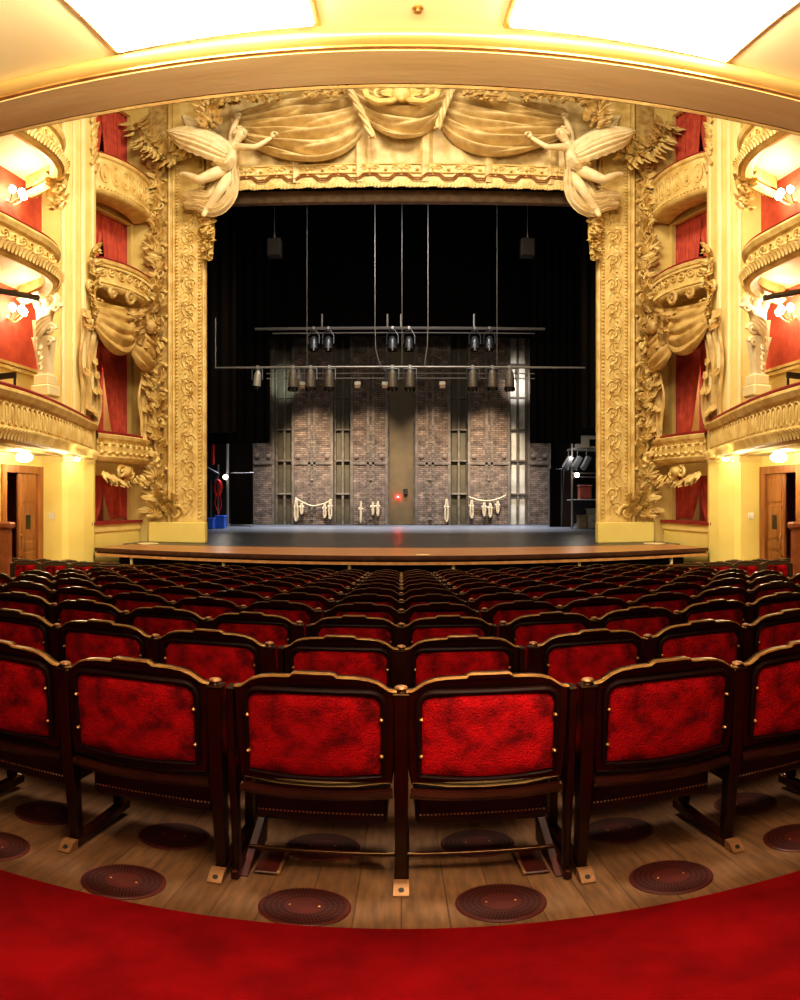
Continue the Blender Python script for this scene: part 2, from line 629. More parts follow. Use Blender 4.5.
def make_seat(kind, lod, W):
    """kind: 'pair_left','pair_right','inner_left/right' (both posts) or 'left/right' (post on the outer side only)"""
    sg = -1 if 'left' in kind else 1
    root = bpy.data.objects.new('theatre_seat', None)
    COL.objects.link(root)
    root.empty_display_size = .05
    root['category'] = 'seat'
    lo = lod > 0
    seat_frame(W, lod > 1).build('back_frame', M['seat_wood'], root, smooth=35)
    k_ = W / .53
    tp = [(-x * k_, z) for x, z in HALF[::-1]] + [(x * k_, z) for x, z in HALF[1:]]
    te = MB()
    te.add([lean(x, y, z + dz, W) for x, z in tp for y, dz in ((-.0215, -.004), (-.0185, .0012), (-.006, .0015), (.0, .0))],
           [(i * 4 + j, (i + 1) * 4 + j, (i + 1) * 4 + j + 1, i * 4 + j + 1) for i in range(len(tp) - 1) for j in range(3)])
    te.build('top_edge', M['worn_edge' if lod < 2 else 'worn_lit_edge_far'], root)
    panel(W, lo).build('upholstery', M['velvet'], root)
    h = W / 2 - .025
    if lod < 2:
        k_ = W / .53
        a, zb, zt, rc = .214 * k_, .457, .744, .045
        pts = [(-a + .004, zb), (a - .004, zb - .0)]
        ring_ = [(-a * .985 + a * 1.97 * i / 8, zb - .010 * math.sin(PI * i / 8)) for i in range(9)]
        ring_ += [(a, zt - rc)] + [(a - rc + rc * math.cos(q), zt - rc + rc * math.sin(q)) for q in (.4, .8, 1.2, 1.57)]
        ring_ += [(-a + rc - rc * math.sin(q), zt - rc + rc * math.cos(q)) for q in (0, .4, .8, 1.2, 1.57)]
        ring_.append(ring_[0])
        MB().tube([lean(x, -.024, z, W) for x, z in ring_], [.006 if z < zt - .06 else .010 for x, z in ring_], 8, cap=False).build('panel_moulding', M['seat_matte'], root)
    if lod == 3:
        panel(W, lo, rear=False).build('front_upholstery', M['velvet'], root)
    if lod < 2:
        r = MB()
        r.tube([lean(-h + .002 + (2 * h - .004) * i / 10, -.012, .387 - .006 * math.sin(PI * i / 10), W) for i in range(11)], .019, 8)
        r.build('lower_rail', M['rail_wood'], root)
        for sx in (-1, 1):
            for z in (.53, .655):
                x = sx * .206 * W / .53
                MB().lathe([(.0062, -.006), (.006, .003), (.003, .007), (.0005, .008)], lean(x, -.031, z, W), 8,
                           Matrix.Rotation(PI / 2, 3, 'X')).build('screw', M['brass'], root)
    # folding seat
    s = MB()
    s.bbox(-h + .02, h - .02, .065, .46, .222, .375, .012)
    s.build('seat_box', M['seat_box'], root)
    s = MB()
    s.bbox(-h + .025, h - .025, .07, .47, .372, .43 if lod < 3 else .47, .025)
    cu = s.build('seat_cushion', M['velvet'], root)
    if lod == 0:
        nb = MB()
        k = 34
        for i in range(k):
            nb.ball((-h + .035 + (2 * h - .07) * i / (k - 1), .0645, .262), .0042, 6, 4)
        nb.build('nail_trim', M['nail'], root)
    # standards
    posts = []
    if kind == 'pair_left':
        posts = [(0.255, True), (-.255, False)]
    elif kind == 'pair_right':
        posts = [(.255, False)]
    elif 'inner' in kind:
        posts = [(W / 2, True), (-W / 2, True)]
    else:
        posts = [(sg * W / 2, True)]
    for x, kn in posts:
        p = post_mb(x, kn, lo).build('post', M['seat_wood'], root)
        if kn:
            knob_mb(x, lo).build('knob', M['brass_plate'], p)
        fb = MB().bbox(x - (.022 if kn else .013), x + (.022 if kn else .013), -.015, .42, 0, .042, .006)
        if lod < 2:
            f = fb.build('foot_bar', M['rail_wood'], root)
            if kn:
                b = MB().prism([(-.062, 0), (-.064, .012), (-.034, .040), (-.018, .046), (-.004, .044), (-.004, 0)], x - .023, x + .023,
                               fn=lambda a, b, c: (b, a, c))
                fp = b.build('foot_plate', M['brass_plate'], f, smooth=30)
                MB().lathe([(.009, 0), (.009, .002)], (x, -.0495, .0265), 10, Matrix.Rotation(math.radians(43), 3, 'X')).build(
                    'bolt_hole', M['vent_hole'], f)
        else:
            f = fb.build('foot_bar', M['rail_wood'], root)
    if kind.startswith('pair') and lod == 0:
        MB().tube([(-.235, .10, .085), (.235, .10, .085)], .0095, 10).build('stretcher_rod', M['rail_wood'], root)
        x = sg * .205
        b = MB()
        b.prism([(.02, .004), (.30, .13), (.32, .12), (.32, .0), (.02, .0)], x - .012 + sg * .03, x + .012 + sg * .03, fn=lambda a, b, c: (b, a, c))
        b.bbox(x - .075 if sg > 0 else x - .005, x + .005 if sg > 0 else x + .075, .05, .24, 0, .012, .004)
        hg = b.build('floor_hinge', M['hinge'], root)
        xe = x + sg * -.075
        MB().bbox(min(x, xe) - .006, max(x, xe) + .006, .235, .25, 0, .016, .002).bbox(xe - .006, xe + .006, .05, .25, 0, .016, .002).build('brass_edge', M['brass_plate'], hg)
    return root


SEATS = {}
used = set()


def place_seat(kind, lod, W, loc, rz, label, group):
    key = (kind, lod, W)
    if key not in SEATS:
        SEATS[key] = make_seat(kind, lod, W)
        o = SEATS[key]
    else:
        o = copy_tree(SEATS[key])
    o.location = loc
    o.rotation_euler = (0, 0, rz)
    o['label'] = label
    o['category'] = 'seat'
    o['group'] = group
    return o


ORD = ['nearest', 'second', 'third', 'fourth', 'fifth', 'sixth', 'seventh', 'eighth', 'ninth', 'tenth', 'eleventh', 'twelfth', 'last']
NTH = ['first', 'second', 'third', 'fourth', 'fifth', 'sixth', 'seventh', 'eighth', 'ninth', 'tenth']
R_ROW = 18.0
NROW = 12
for i in range(NROW):
    yc = 2.0 + .86 * i - .0 + .045
    lod = 0 if i == 0 else 1 if i < 3 else 2
    xmax = min(.667 * yc + .75, 4.45)
    for sg in (-1, 1):
        j = 1
        while True:
            if j == 1:
                xc, W, kind = .255, .51, 'pair'
            else:
                xc, W = .56 + .53 * (j - 1.5), .53
                kind = 'inner' if j == 2 else 'outer'
            if xc > xmax or j > 9:
                break
            a = sg * xc / R_ROW
            x, y = R_ROW * math.sin(a), yc + R_ROW * (1 - math.cos(a))
            sd = 'left' if sg < 0 else 'right'
            row = 'nearest row' if i == 0 else 'row closest to the stage' if i == 11 else ORD[i] + ' row back'
            lab = 'red velvet theatre seat, %s, %s %s of the centre post' % (row, NTH[j - 1], sd)
            place_seat('%s_%s' % (kind, sd), lod, W, (x, y, fl(x, y)), a, lab, 'stalls seats, %s' % (ORD[i] + ' row'))
            j += 1

# side blocks beside the aisles, turned towards the middle of the house
for sg in (-1, 1):
    sd = 'left' if sg < 0 else 'right'
    P = [(-6.14, 9.95), (-5.69, 10.2), (-5.28, 10.44), (-4.87, 10.68)]
    for q in range(2):
        for j, (x, y) in enumerate(P):
            if q == 1:
                x, y = x - .62, y + .62
                if j == 3:
                    continue
            rz = sg * math.atan2(.24, .43) * -1
            # local +y (front) towards the aisle and the viewer
            ang = PI + math.atan2(.24, .43) if sg < 0 else PI - math.atan2(.24, .43)
            place_seat('inner_left' if j == 0 else 'outer_left', 3, .49, (-sg * -1 * abs(x), y, fl(x, y)), ang,
                       'side seat facing the aisle by the %s wall, %s row, %s from the wall' % (sd, 'front' if q == 0 else 'rear', NTH[j]),
                       'side seats by the %s wall' % sd)

# ------------------------------------------------------------------ floor, carpet, vents
g = MB()
g.grid(lambda u, v: Vector((-9 + 18 * u, -2.5 + 18.3 * v, fl(-9 + 18 * u, -2.5 + 18.3 * v))), 36, 40)
struct('floor', g, M['floor'])
g = MB()
def carp(u, v):
    x = -3.2 + 6.4 * u
    y = -2.4 + (1.757 + 2.4) * v
    return Vector((x, y, fl(x, y) + .012))
g.grid(carp, 24, 20)
g.grid(lambda u, v: Vector((-3.2 + 6.4 * u, 1.757, fl(-3.2 + 6.4 * u, 1.757) + .012 * (1 - v))), 24, 1, flip=True)
tag(g.build('carpet', M['carpet']), 'plain red carpet along the aisle in the foreground', 'carpet')


def vent_proto():
    root = bpy.data.objects.new('floor_vent', None)
    COL.objects.link(root)
    root.empty_display_size = .05
    MB().lathe([(.131, 0), (.131, .004), (.126, .007), (.06, .0075), (.001, .0075)], n=40).build('plate', M['vent'], root, smooth=30)
    h = MB()
    for rr, n in ((.064, 40), (.080, 50), (.096, 60), (.112, 70)):
        for q in range(n):
            a0 = 2 * PI * (q + .22) / n
            a1 = 2 * PI * (q + .78) / n
            w = .0058
            h.add([((rr + s) * math.cos(a), (rr + s) * math.sin(a), .0082) for a in (a0, a1) for s in (-w, w)], [(0, 1, 3, 2)])
    h.build('slots', M['vent_hole'], root, smooth=0)
    for s in (-1, 1):
        MB().ball((s * .042, 0, .008), (.004, .004, .002), 8, 4).build('screw', M['brass'], root)
    return root


def vent_floor(px, py):
    th, ph = (px - CX) / F, (CY - py) / F
    r = 1.5
    for _ in range(30):
        x, y = r * math.sin(th), r * math.cos(th)
        r = (EYE - fl(x, y)) / -math.tan(ph)
    return r * math.sin(th), r * math.cos(th)


VP = None
for n, (px, py, lab) in enumerate([
    (304.5, 907.5, 'round dark red floor grille behind the seat left of the centre post, beside the carpet'),
    (501, 903, 'round dark red floor grille behind the seat right of the centre post, beside the carpet'),
    (123.5, 882, 'round floor grille beside the carpet, second left of the centre post'),
    (671, 877.5, 'round floor grille beside the carpet, second right of the centre post'),
    (-8, 846, 'round floor grille at the left edge of the picture, cut by the frame'),
    (800, 838, 'round floor grille at the right edge of the picture, cut by the frame'),
    (323, 847.5, 'round floor grille under the rod of the seat left of the centre post'),
    (477.5, 843.5, 'round floor grille under the rod of the seat right of the centre post'),
    (174, 836.5, 'round floor grille under the second seat left of the centre post'),
    (619, 830.5, 'round floor grille under the second seat right of the centre post'),
    (47.5, 813, 'round floor grille half hidden by the chair leg far left'),
    (746, 804, 'round floor grille half hidden by the chair leg far right')]):
    if VP is None:
        VP = vent_proto()
        o = VP
    else:
        o = copy_tree(VP)
    x, y = vent_floor(px, py)
    o.location = (x, y, fl(x, y) + .0005)
    o.rotation_euler = (math.atan(-.07), -.008 * x, 0)
    tag(o, lab, 'floor vent', 'round floor grilles')

# ------------------------------------------------------------------ stage apron, pit rail
def arc_y(x, y0, R):
    return y0 + R - math.sqrt(R * R - x * x)


t = thing('stage_apron', 'curved brown forestage with pale lower trim in front of the black stage floor', 'stage', (0, 14.5, -.05))
RA = 30.0
xs = [-6.64 + 13.28 * i / 40 for i in range(41)]
MB().hprism([(x, arc_y(x, 13.0, RA)) for x in xs] + [(6.3, 16.1), (4.9, 16.9), (-4.9, 16.9), (-6.3, 16.1)], .07, .10).build('deck', M['apron'], t, smooth=0)
path = [(x, arc_y(x, 13.0, RA)) for x in xs]
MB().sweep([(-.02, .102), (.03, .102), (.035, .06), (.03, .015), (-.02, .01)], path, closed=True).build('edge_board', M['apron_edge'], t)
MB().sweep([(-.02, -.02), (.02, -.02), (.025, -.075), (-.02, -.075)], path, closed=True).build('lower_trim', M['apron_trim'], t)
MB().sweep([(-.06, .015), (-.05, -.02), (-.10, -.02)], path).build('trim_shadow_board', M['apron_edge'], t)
for x in (-5.7, -3.55, -1.0, 1.0, 3.55, 5.7):
    y = arc_y(x, 13.0, RA)
    MB().bbox(x - .03, x + .03, y + .03, y + .09, fl(x, y), -.07, .006).build('post', M['cream_pale'], t)
MB().sweep([(-.9, -.95), (-.9, .07)], path).build('pit_shade_sheet', M['dark'], t)  # dark sheet standing in for the shade under the forestage
o = MB().bbox(at(423, 556, 13.35).x - .13, at(423, 556, 13.35).x + .13, 13.18, 13.30, .1005, .112, .003).build('floor_plate', M['cream_pale'])
tag(o, 'small pale metal plate set in the front of the brown forestage', 'plate')
for sg, lab in ((-1, 'pale round hatch lying on the left end of the forestage'), (1, 'pale round hatch lying on the right end of the forestage')):
    o = MB().lathe([(.27, .1005), (.27, .112), (.25, .118), (.001, .118)], (sg * 6.05, 15.5, 0), 24).build('stage_hatch', M['cream_pale'])
    tag(o, lab, 'hatch', 'hatches on the forestage')
t = thing('pit_rail', 'low dark mahogany orchestra pit rail curving in front of the stage', 'rail', (0, 12.5, -.85))
path = [(x, arc_y(x, 12.45, RA)) for x in [-6.45 + 12.9 * i / 40 for i in range(41)]]
MB().sweep([(-.02, -.92), (.02, -.92), (.02, -.22), (-.02, -.22)], path, closed=True).build('panel', M['rail_wood'], t)
MB().sweep([(-.05, -.215), (.05, -.215), (.06, -.19), (.05, -.165), (-.05, -.165)], path, closed=True).build('cap', M['rail_wood'], t)

# ------------------------------------------------------------------ balcony edge above the camera
def by(x):
    return 1.34 - x * x / 24


g = MB()
bp_ = [(-2.8 + 5.6 * i / 40) for i in range(41)]
g.grid(lambda u, v: Vector((-2.8 + 5.6 * u, -2.5 + (by(-2.8 + 5.6 * u) - .005 + 2.5) * v, 2.268)), 40, 12, flip=True)
struct('ceiling', g, M['soffit'])
t = thing('overhead_balcony', 'brushed gilt edge of the overhanging balcony across the top of the picture', 'balcony', (0, 1.34, 2.1))
path = [(x, by(x)) for x in bp_]
MB().sweep([(0, 2.214), (.0, 2.222), (-.150, 2.30), (-.150, 2.222), (-.142, 2.214)], path, closed=True).build('soffit_band', M['bronze'], t, smooth=20)
MB().sweep([(.004, 2.217), (.012, 2.219), (.012, 2.225), (.004, 2.227), (-.01, 2.227), (-.01, 2.217)], path, closed=True).build('fillet', M['brass'], t)
MB().sweep([(.002 + .034 * math.sin(a), 2.248 - .022 * math.cos(a)) for a in [PI * i / 9 for i in range(10)]], path).build('half_round_moulding', M['bronze_round'], t)
MB().sweep([(-.150, 2.30), (-.150, 2.214), (-.157, 2.211), (-.164, 2.214), (-.168, 2.235), (-.160, 2.30)], path).build('outer_bead', M['gold_dark'], t)
for x0, x1, lab in ((-.565, -.165, 'bright recessed ceiling light panel, the left one above the balcony edge'),
                    (.205, .66, 'bright recessed ceiling light panel, the right one above the balcony edge')):
    t = thing('ceiling_light', lab, 'light', ((x0 + x1) / 2, 1.0, 2.268))
    MB().bbox(x0, x1, .72, 1.275, 2.246, 2.262, .004).build('diffuser', M['panel_glow'], t)
    MB().bbox(x0 - .012, x1 + .012, .708, 1.287, 2.258, 2.2675, .002).build('frame', M['brass'], t)
x = at(418, 15, 1.22).x
t = thing('ceiling_sprinkler', 'small brass sprinkler head under the ceiling above the balcony edge', 'sprinkler', (x, 1.23, 2.268))
MB().lathe([(.010, 2.262), (.010, 2.267), (.003, 2.2675)], (x, 1.235, 0), 12).build('rose', M['brass'], t)
MB().lathe([(.007, 2.248), (.004, 2.250), (.003, 2.262)], (x, 1.235, 0), 10).build('stem', M['brass'], t)

# ------------------------------------------------------------------ proscenium header
YP = 16.2
t = thing('proscenium_pelmet', 'gilded plaster pelmet with draped swags and tassel fringe above the stage opening', 'pelmet', (0, YP, 9.0))
z_b, z_t = 9.06, 13.4
g = MB()
def val(u, v):
    x = -4.75 + 9.5 * u
    z = z_b + .18 + (12.9 - z_b) * v
    ph = (x + 4.75) / 1.52
    fr = ph - math.floor(ph)
    pl = .15 * (1 / (1 + ((fr - .5) / .085) ** 8)) + .025 * math.sin(ph * 2 * PI * 3)
    return Vector((x, YP - .12 - pl * (1 if v < .6 else .4) - .03 * math.sin(u * 90) * .3, z))
g.grid(val, 190, 10)
g.build('pleated_cloth', M['gold_cloth'], t)
# embroidered band and lambrequin
g = MB()
def band(u, v):
    x = -4.72 + 9.44 * u
    ph = x / .74
    fr = abs((ph - math.floor(ph)) - .5) * 2
    zb = 9.09 + .015 * math.cos(ph * 4 * PI)
    z = zb + (9.80 - zb) * v
    return Vector((x, YP - .235 - .02 * math.cos(ph * 2 * PI), z))
g.grid(band, 200, 6)
g.build('embroidered_band', M['gold_pat'], t)
g, g2 = MB(), MB()
for i in range(-6, 7):
    xc = i * .74
    if abs(xc) > 4.5:
        continue
    for zz, A, r_ in ((9.40, .13, .026), (9.34, .13, .018)):
        pts = []
        for k in range(17):
            u = -1 + 2 * k / 16
            hgt = .13 if abs(u) < .38 else .13 * (1 - (abs(u) - .38) / .35) if abs(u) < .73 else 0
            pts.append((xc + .37 * u, YP - .275, zz + hgt - .05))
        g2.tube(pts, r_, 5)
    for s in (-1, 1):
        g.spiral((xc + s * .13, YP - .27, 9.66), (s, 0, 0), (0, 0, 1), .085, 1.4, .018, 1, 0, 5, 12)
    g.ball((xc, YP - .27, 9.66), (.05, .04, .07), 8, 5)
    g.ball((xc + .37, YP - .27, 9.62), (.045, .04, .045), 8, 5)
    g.leaf((xc, YP - .25, 9.42), (0, 0, 1), (0, -1, 0), .14, .05, .3)
    for k in range(9):
        x = xc - .33 + .082 * k
        g.tube([(x, YP - .265, 9.20 + .02 * (k % 2)), (x, YP - .27, 9.085 - .012 * math.sin(k))], [.020, .030], 5)
for z in (9.52, 9.78):
    g.tube([(-4.7 + .47 * k, YP - .25, z) for k in range(21)], .022, 6)
g.build('tassel_fringe', M['gold'], t)
g2.build('dark_scallop_trim', mat('red_brown_gilt', (.34, .16, .06), .5, var=(.22, .09, .03), vscale=8), t)


def swag(mb, P0, P1, top, bot, w0, w1, nf, depth, nrm, seed=0, nu=40, nv=56, skew=0.0, amp=.05):
    P0, P1, nrm = Vector(P0), Vector(P1), Vector(nrm).normalized()
    rg = random.Random(seed)
    ph = [rg.uniform(0, 6.28) for _ in range(4)]
    def fn(u, v):
        us = u + skew * math.sin(PI * u) * .5
        p = P0.lerp(P1, u)
        s = (4 * us * (1 - us)) if 0 <= us <= 1 else 0
        s = max(s, 0) ** .85
        drop = (w0 * (1 - u) + w1 * u) * v + s * (top + (bot - top) * v ** .9)
        d = depth * s * (math.sin(PI * min(1, v * .92 + .05)) * .6 + .5 * v)
        d *= math.sqrt(max(0, 1 - max(0, (v - .93) / .07) ** 2))
        a1 = PI * nf * v + ph[0] + 1.3 * math.sin(2.6 * u + ph[1]) + .5 * math.sin(6 * u + ph[3])
        a2 = PI * nf * 1.63 * v + ph[2] - 3.1 * u
        f = 1.5 * (abs(math.cos(a1)) - .6) + .45 * (abs(math.cos(a2)) - .6)
        d += (amp * (.45 + .75 * s)) * f * (.5 + .5 * math.sin(PI * u))
        return p + Vector((0, 0, -drop)) + nrm * (d + .05)
    return mb.grid(fn, nu, nv)


def wp(px, py, dy=0):
    p = at(px, py, YP + dy)
    return (p.x, p.y, p.z)


swag(MB(), wp(362, 80, -.2), wp(239, 116, -.2), .0, .90, 1.95, .85, 6, .50, (0, -1, 0), 3, nu=60, nv=110, skew=.18, amp=.24).build('left_swag', M['gold_cloth'], t)
swag(MB(), wp(565, 113, -.2), wp(441, 80, -.2), .0, .90, .90, 1.65, 6, .50, (0, -1, 0), 5, nu=60, nv=110, skew=-.18, amp=.24).build('right_swag', M['gold_cloth'], t)
swag(MB(), wp(455, 80, -.3), wp(350, 80, -.3), .0, 1.62, .50, .50, 5, .55, (0, -1, 0), 8, nu=50, nv=100, skew=.0, amp=.20).build('centre_swag', M['gold_cloth'], t)
for a, b in (((345, 82), (373, 138)), ((455, 82), (437, 129))):
    P0, P1 = Vector(wp(*a, -.80)), Vector(wp(*b, -.75))
    g = MB()
    for s in (0, 1, 2):
        g.tube([P0.lerp(P1, k / 14) + Vector((.05 * math.cos(k * .8 + s * 2.1), -.10 * math.sin(PI * k / 14) + .05 * math.sin(k * .8 + s * 2.1), 0)) for k in range(15)], .045, 7)
    g.build('twisted_fall', M['gold_cloth'], t)
# leafy garlands and cartouche
rg = random.Random(4)
def leafy(mb, pts, n, L, W, spread, nr=(0, -1, 0), rad=.06):
    pts = [Vector(p) for p in pts]
    sp = smooth_path(pts, 6)
    mb.tube(sp, rad, 6)
    for i in range(n):
        k = rg.uniform(0, len(sp) - 1.001)
        a, b = sp[int(k)], sp[int(k) + 1]
        p = a.lerp(b, k - int(k))
        q = rg.uniform(0, 2 * PI)
        nv = Vector(nr)
        sd = (b - a).normalized()
        up = (sd * rg.uniform(.2, 1) + sd.cross(nv) * math.sin(q) * 1.2).normalized()
        mb.leaf(p + nv * rg.uniform(0, spread * .6) + sd.cross(nv) * math.sin(q) * spread * .4, up, nv * .9 + sd.cross(nv) * math.sin(q) * .6, L * rg.uniform(.7, 1.2), W, rg.uniform(.4, 1.1))
    return mb
for gp, n_, L_, W_, sp_ in (([wp(214, 132, -.92), wp(209, 121, -.98), wp(215, 108, -1.0), wp(232, 101, -1.0), wp(255, 98, -1.0), wp(279, 97, -1.0)], 170, .20, .07, .34),
                            ([wp(590, 132, -.92), wp(597, 118, -.98), wp(591, 107, -1.0), wp(572, 101, -1.0), wp(548, 98, -1.0), wp(524, 97, -1.0)], 170, .20, .07, .34),
                            ([wp(303, 96, -1.0), wp(322, 94, -1.05), wp(343, 92, -1.0)], 50, .16, .06, .25),
                            ([wp(463, 93, -1.0), wp(482, 95, -1.05), wp(503, 97, -1.0)], 50, .16, .06, .25)):
    leafy(MB(), gp, n_, L_, W_, sp_).build('leaf_garland', M['gold_dark'], t)
g = MB()
for s in (-1, 1):
    g.spiral(wp(401.4 + s * 20, 93, -1.12), (s, 0, 0), (0, 0, 1), .36, 1.5, .075, -1, .3, 7, 22)
    g.tube([wp(401.4, 97, -1.18), wp(401.4 + s * 10, 101, -1.2), wp(401.4 + s * 22, 102, -1.18), wp(401.4 + s * 34, 97, -1.12), wp(401.4 + s * 38, 90, -1.1)],
           [.06, .09, .10, .09, .05], 8)
    g.leaf(wp(401.4 + s * 4, 92, -1.15), (s, 0, -.3), (0, -1, 0), .45, .13, .4)
g.ball(wp(401.4, 94, -1.2), (.22, .16, .26), 12, 8)
g.ball(wp(401.4, 99, -1.25), (.09, .08, .09), 10, 6)
g.build('cartouche', M['gold'], t)
o = MB().sweep([(0, 8.90), (.18, 8.90), (.20, 8.92), (.20, 9.23), (.18, 9.25), (0, 9.25)], [(-4.85 + .485 * k, 16.65) for k in range(21)], closed=True).build('header_beam', mat('dull_brown_beam', (.24, .17, .11), .5, var=(.16, .11, .07)))
tag(o, 'plain dull brown beam under the tassel fringe at the top of the stage opening', 'beam')

def bow_up(root, k):
    """the header and the bars rise a little towards their ends"""
    for o in [root] + list(root.children):
        if o.type == 'MESH':
            for v in o.data.vertices:
                v.co.z += k * (v.co.x + (o.parent.location.x if o.parent else 0)) ** 2


bow_up(t, .008)
bow_up(o, .010)
# ------------------------------------------------------------------ proscenium columns, scroll bands, winged figures
def angel():
    t = thing('winged_figure', 'cream plaster winged figure lifting the gilded drapery, %s upper corner of the stage' % side(), 'statue',
              (-4.7, YP - .3, 9.0))
    Y0 = 15.75
    K = lambda px, py, d=0: at(px, py, Y0) + Vector((0, d, 0))
    vs = [K(229, 167), K(230, 160), K(232.5, 152, -.03), K(235, 145.5, -.02), K(238.5, 141, -.06), K(241.5, 137.5, -.10), K(244, 133.5, -.12),
          K(231, 146, .10), K(232, 132, .05), K(234.5, 126, .0), K(238, 119.5, -.05),          # far arm raised
          K(238.5, 150, -.18), K(249, 152.5, -.30), K(258.5, 153, -.32), K(267, 147.5, -.30), K(274, 142, -.26),   # near arm
          K(226, 171, -.10), K(214, 180, -.28), K(203, 186, -.36), K(194, 180.5, -.24), K(185, 175.5, -.10), K(180, 176, -.08),
          K(230, 174, .02), K(227, 184, -.10), K(222, 193, -.18), K(214, 202, -.08), K(206, 210, .0), K(203.5, 218, -.04)]
    ed = [(0, 1), (1, 2), (2, 3), (3, 4), (4, 5), (5, 6), (2, 7), (7, 8), (8, 9), (9, 10), (2, 11), (11, 12), (12, 13), (13, 14), (14, 15),
          (0, 16), (16, 17), (17, 18), (18, 19), (19, 20), (20, 21), (0, 22), (22, 23), (23, 24), (24, 25), (25, 26), (26, 27)]
    ra = [.165, .15, .165, .10, .07, .115, .10, .095, .07, .06, .045, .095, .07, .062, .05, .045,
          .14, .125, .095, .08, .055, .05, .14, .125, .10, .085, .06, .05]
    body = skin_mesh(vs, ed, [r * 1.42 for r in ra], 0)
    hd = K(242.8, 135.6, -.12)
    body.ball(hd, (.135, .14, .165), 16, 12, Matrix.Rotation(.45, 3, 'Y'))
    body.tube([K(238, 142.5, -.08), K(240.5, 139, -.1), hd], [.085, .075, .08], 10)
    for dx, dz in ((.02, -.02), (-.10, -.03)):      # breasts
        body.ball(K(236, 151, -.17) + Vector((dx, 0, dz)), (.085, .08, .085), 12, 8)
    body = body.build('body', M['statue'], t)
    f = MB()
    f.ball(hd + Vector((.085, -.11, -.01)), (.026, .045, .04), 8, 5)
    f.ball(hd + Vector((.115, -.07, .03)), (.022, .03, .016), 8, 5)
    f.ball(hd + Vector((.035, -.13, .035)), (.03, .02, .016), 8, 5)
    f.ball(hd + Vector((.08, -.10, -.07)), (.035, .025, .014), 8, 5)
    f.build('face', M['statue'], body)
    h = MB()
    rg = random.Random(3)
    for i in range(60):
        a, b = rg.uniform(0, 2 * PI), rg.uniform(-.3, 1)
        r = .155
        h.ball(hd + Vector((-.05 + r * math.cos(a) * math.sqrt(1 - b * b * .9), .03 + .9 * r * math.sin(a), .02 + r * b)), (.045, .045, .035), 6, 4)
    h.ball(hd + Vector((-.16, .02, .02)), (.08, .08, .07), 10, 6)
    h.build('hair', M['statue'], t)
    for c, d in ((K(238.5, 118.5, -.06), Vector((.35, -.3, .7))), (K(275.5, 140.5, -.27), Vector((.8, -.2, .5)))):
        h = MB()
        d = d.normalized()
        sd = d.cross(Vector((0, 1, 0))).normalized()
        h.ball(c, (.075, .055, .075), 10, 6)
        for q in range(4):
            b = c + sd * (.034 * (q - 1.5))
            L_ = (.12, .135, .13, .10)[q]
            h.tube([b - d * .03, b + d * L_ * .5, b + d * L_ * .9 + Vector((0, -.05, -.02)), b + d * L_ * .7 + Vector((0, -.09, -.05))], [.024, .021, .018, .014], 6)
        h.tube([c - d * .03 + sd * .05, c + d * .04 + sd * .10, c + d * .09 + sd * .08], [.024, .02, .014], 6)
        h.build('hand', M['statue'], body)
    # wings: rows of feathers between a leading and a trailing edge
    def wing(lead, trail, nf, cup):
        w = MB()
        A_, B_ = smooth_path(lead, 10), smooth_path(trail, 10)
        def pick(P_, u):
            k = u * (len(P_) - 1)
            i = min(int(k), len(P_) - 2)
            return P_[i].lerp(P_[i + 1], k - i)
        def fn(u, v):
            a, b = pick(A_, u), pick(B_, min(1, u + .10 * (1 - u)))
            fe = abs((u * nf) % 1.0 - .5) * 2
            tip = (b - a) * (.05 * (1 - fe) if v > .95 else 0)
            rows = .05 * abs(math.sin(PI * (v * 5 + .3 * u)))
            return a.lerp(b, v) + tip + Vector((0, -cup * math.sin(PI * v) - rows, 0))
        w.grid(fn, nf * 10, 24)
        w.tube([p + Vector((0, -.03, 0)) for p in A_[::3] + [A_[-1]]], [.10 * (1 - .7 * i / (len(A_[::3]))) for i in range(len(A_[::3]) + 1)], 8)
        return w
    wing([K(232, 147, .10), K(218, 138, .0), K(203, 128, -.02), K(190, 119, .0), K(183, 116, .02)],
         [K(232, 156, .14), K(216, 152, .10), K(200, 146, .06), K(188, 134, .04), K(182, 119, .03)], 7, .10).build('wing', M['statue'], t)
    wing([K(233, 152, -.05), K(218, 143, -.35), K(200, 138, -.48), K(184, 136.5, -.42), K(171.5, 137, -.30)],
         [K(229, 163, .0), K(218, 165, -.22), K(200, 160, -.32), K(183, 152, -.30), K(172, 140, -.27)], 8, .16).build('wing', M['statue'], t)
    # drapery blown behind and below the legs
    def drape(c, R_, nfold, ph, name):
        d = MB()
        sp = smooth_path([Vector(p) for p in c], 6)
        n = len(sp) - 1
        def fn(u, v):
            k = u * n
            i = min(int(k), n - 1)
            p = sp[i].lerp(sp[i + 1], k - i)
            tg = (sp[i + 1] - sp[i]).normalized()
            sd = tg.cross(Vector((0, -1, 0))).normalized()
            w = R_ * (.5 + .6 * math.sin(PI * min(1, u * .95 + .04)) + .08 * math.sin(9 * u + ph))
            q = v - .5
            return p + sd * (w * 2 * q + .05 * math.sin(7 * u + ph)) + Vector((0, -.10 * math.cos(PI * q) - .06 * math.sin(2 * PI * nfold * v + ph + 5 * u), 0))
        d.grid(fn, 34, 30)
        d.build(name, M['statue'], t)
    drape([K(233, 172, .12), K(224, 182, .10), K(210, 196, .05), K(196, 194, .04), K(183, 197, .06)], .22, 4, 0, 'drapery')
    drape([K(236, 170, -.02), K(235, 184, -.05), K(228, 198, -.02), K(214, 207, .04), K(197, 204, .08), K(184, 206, .10)], .19, 4, 1, 'drapery')
    drape([K(236.5, 163, -.14), K(230, 169.5, -.26), K(222, 170, -.20), K(213, 167, -.05)], .10, 3, 2, 'waist_sash')
    # gilded pendant of leaves below
    p = MB()
    rg = random.Random(12)
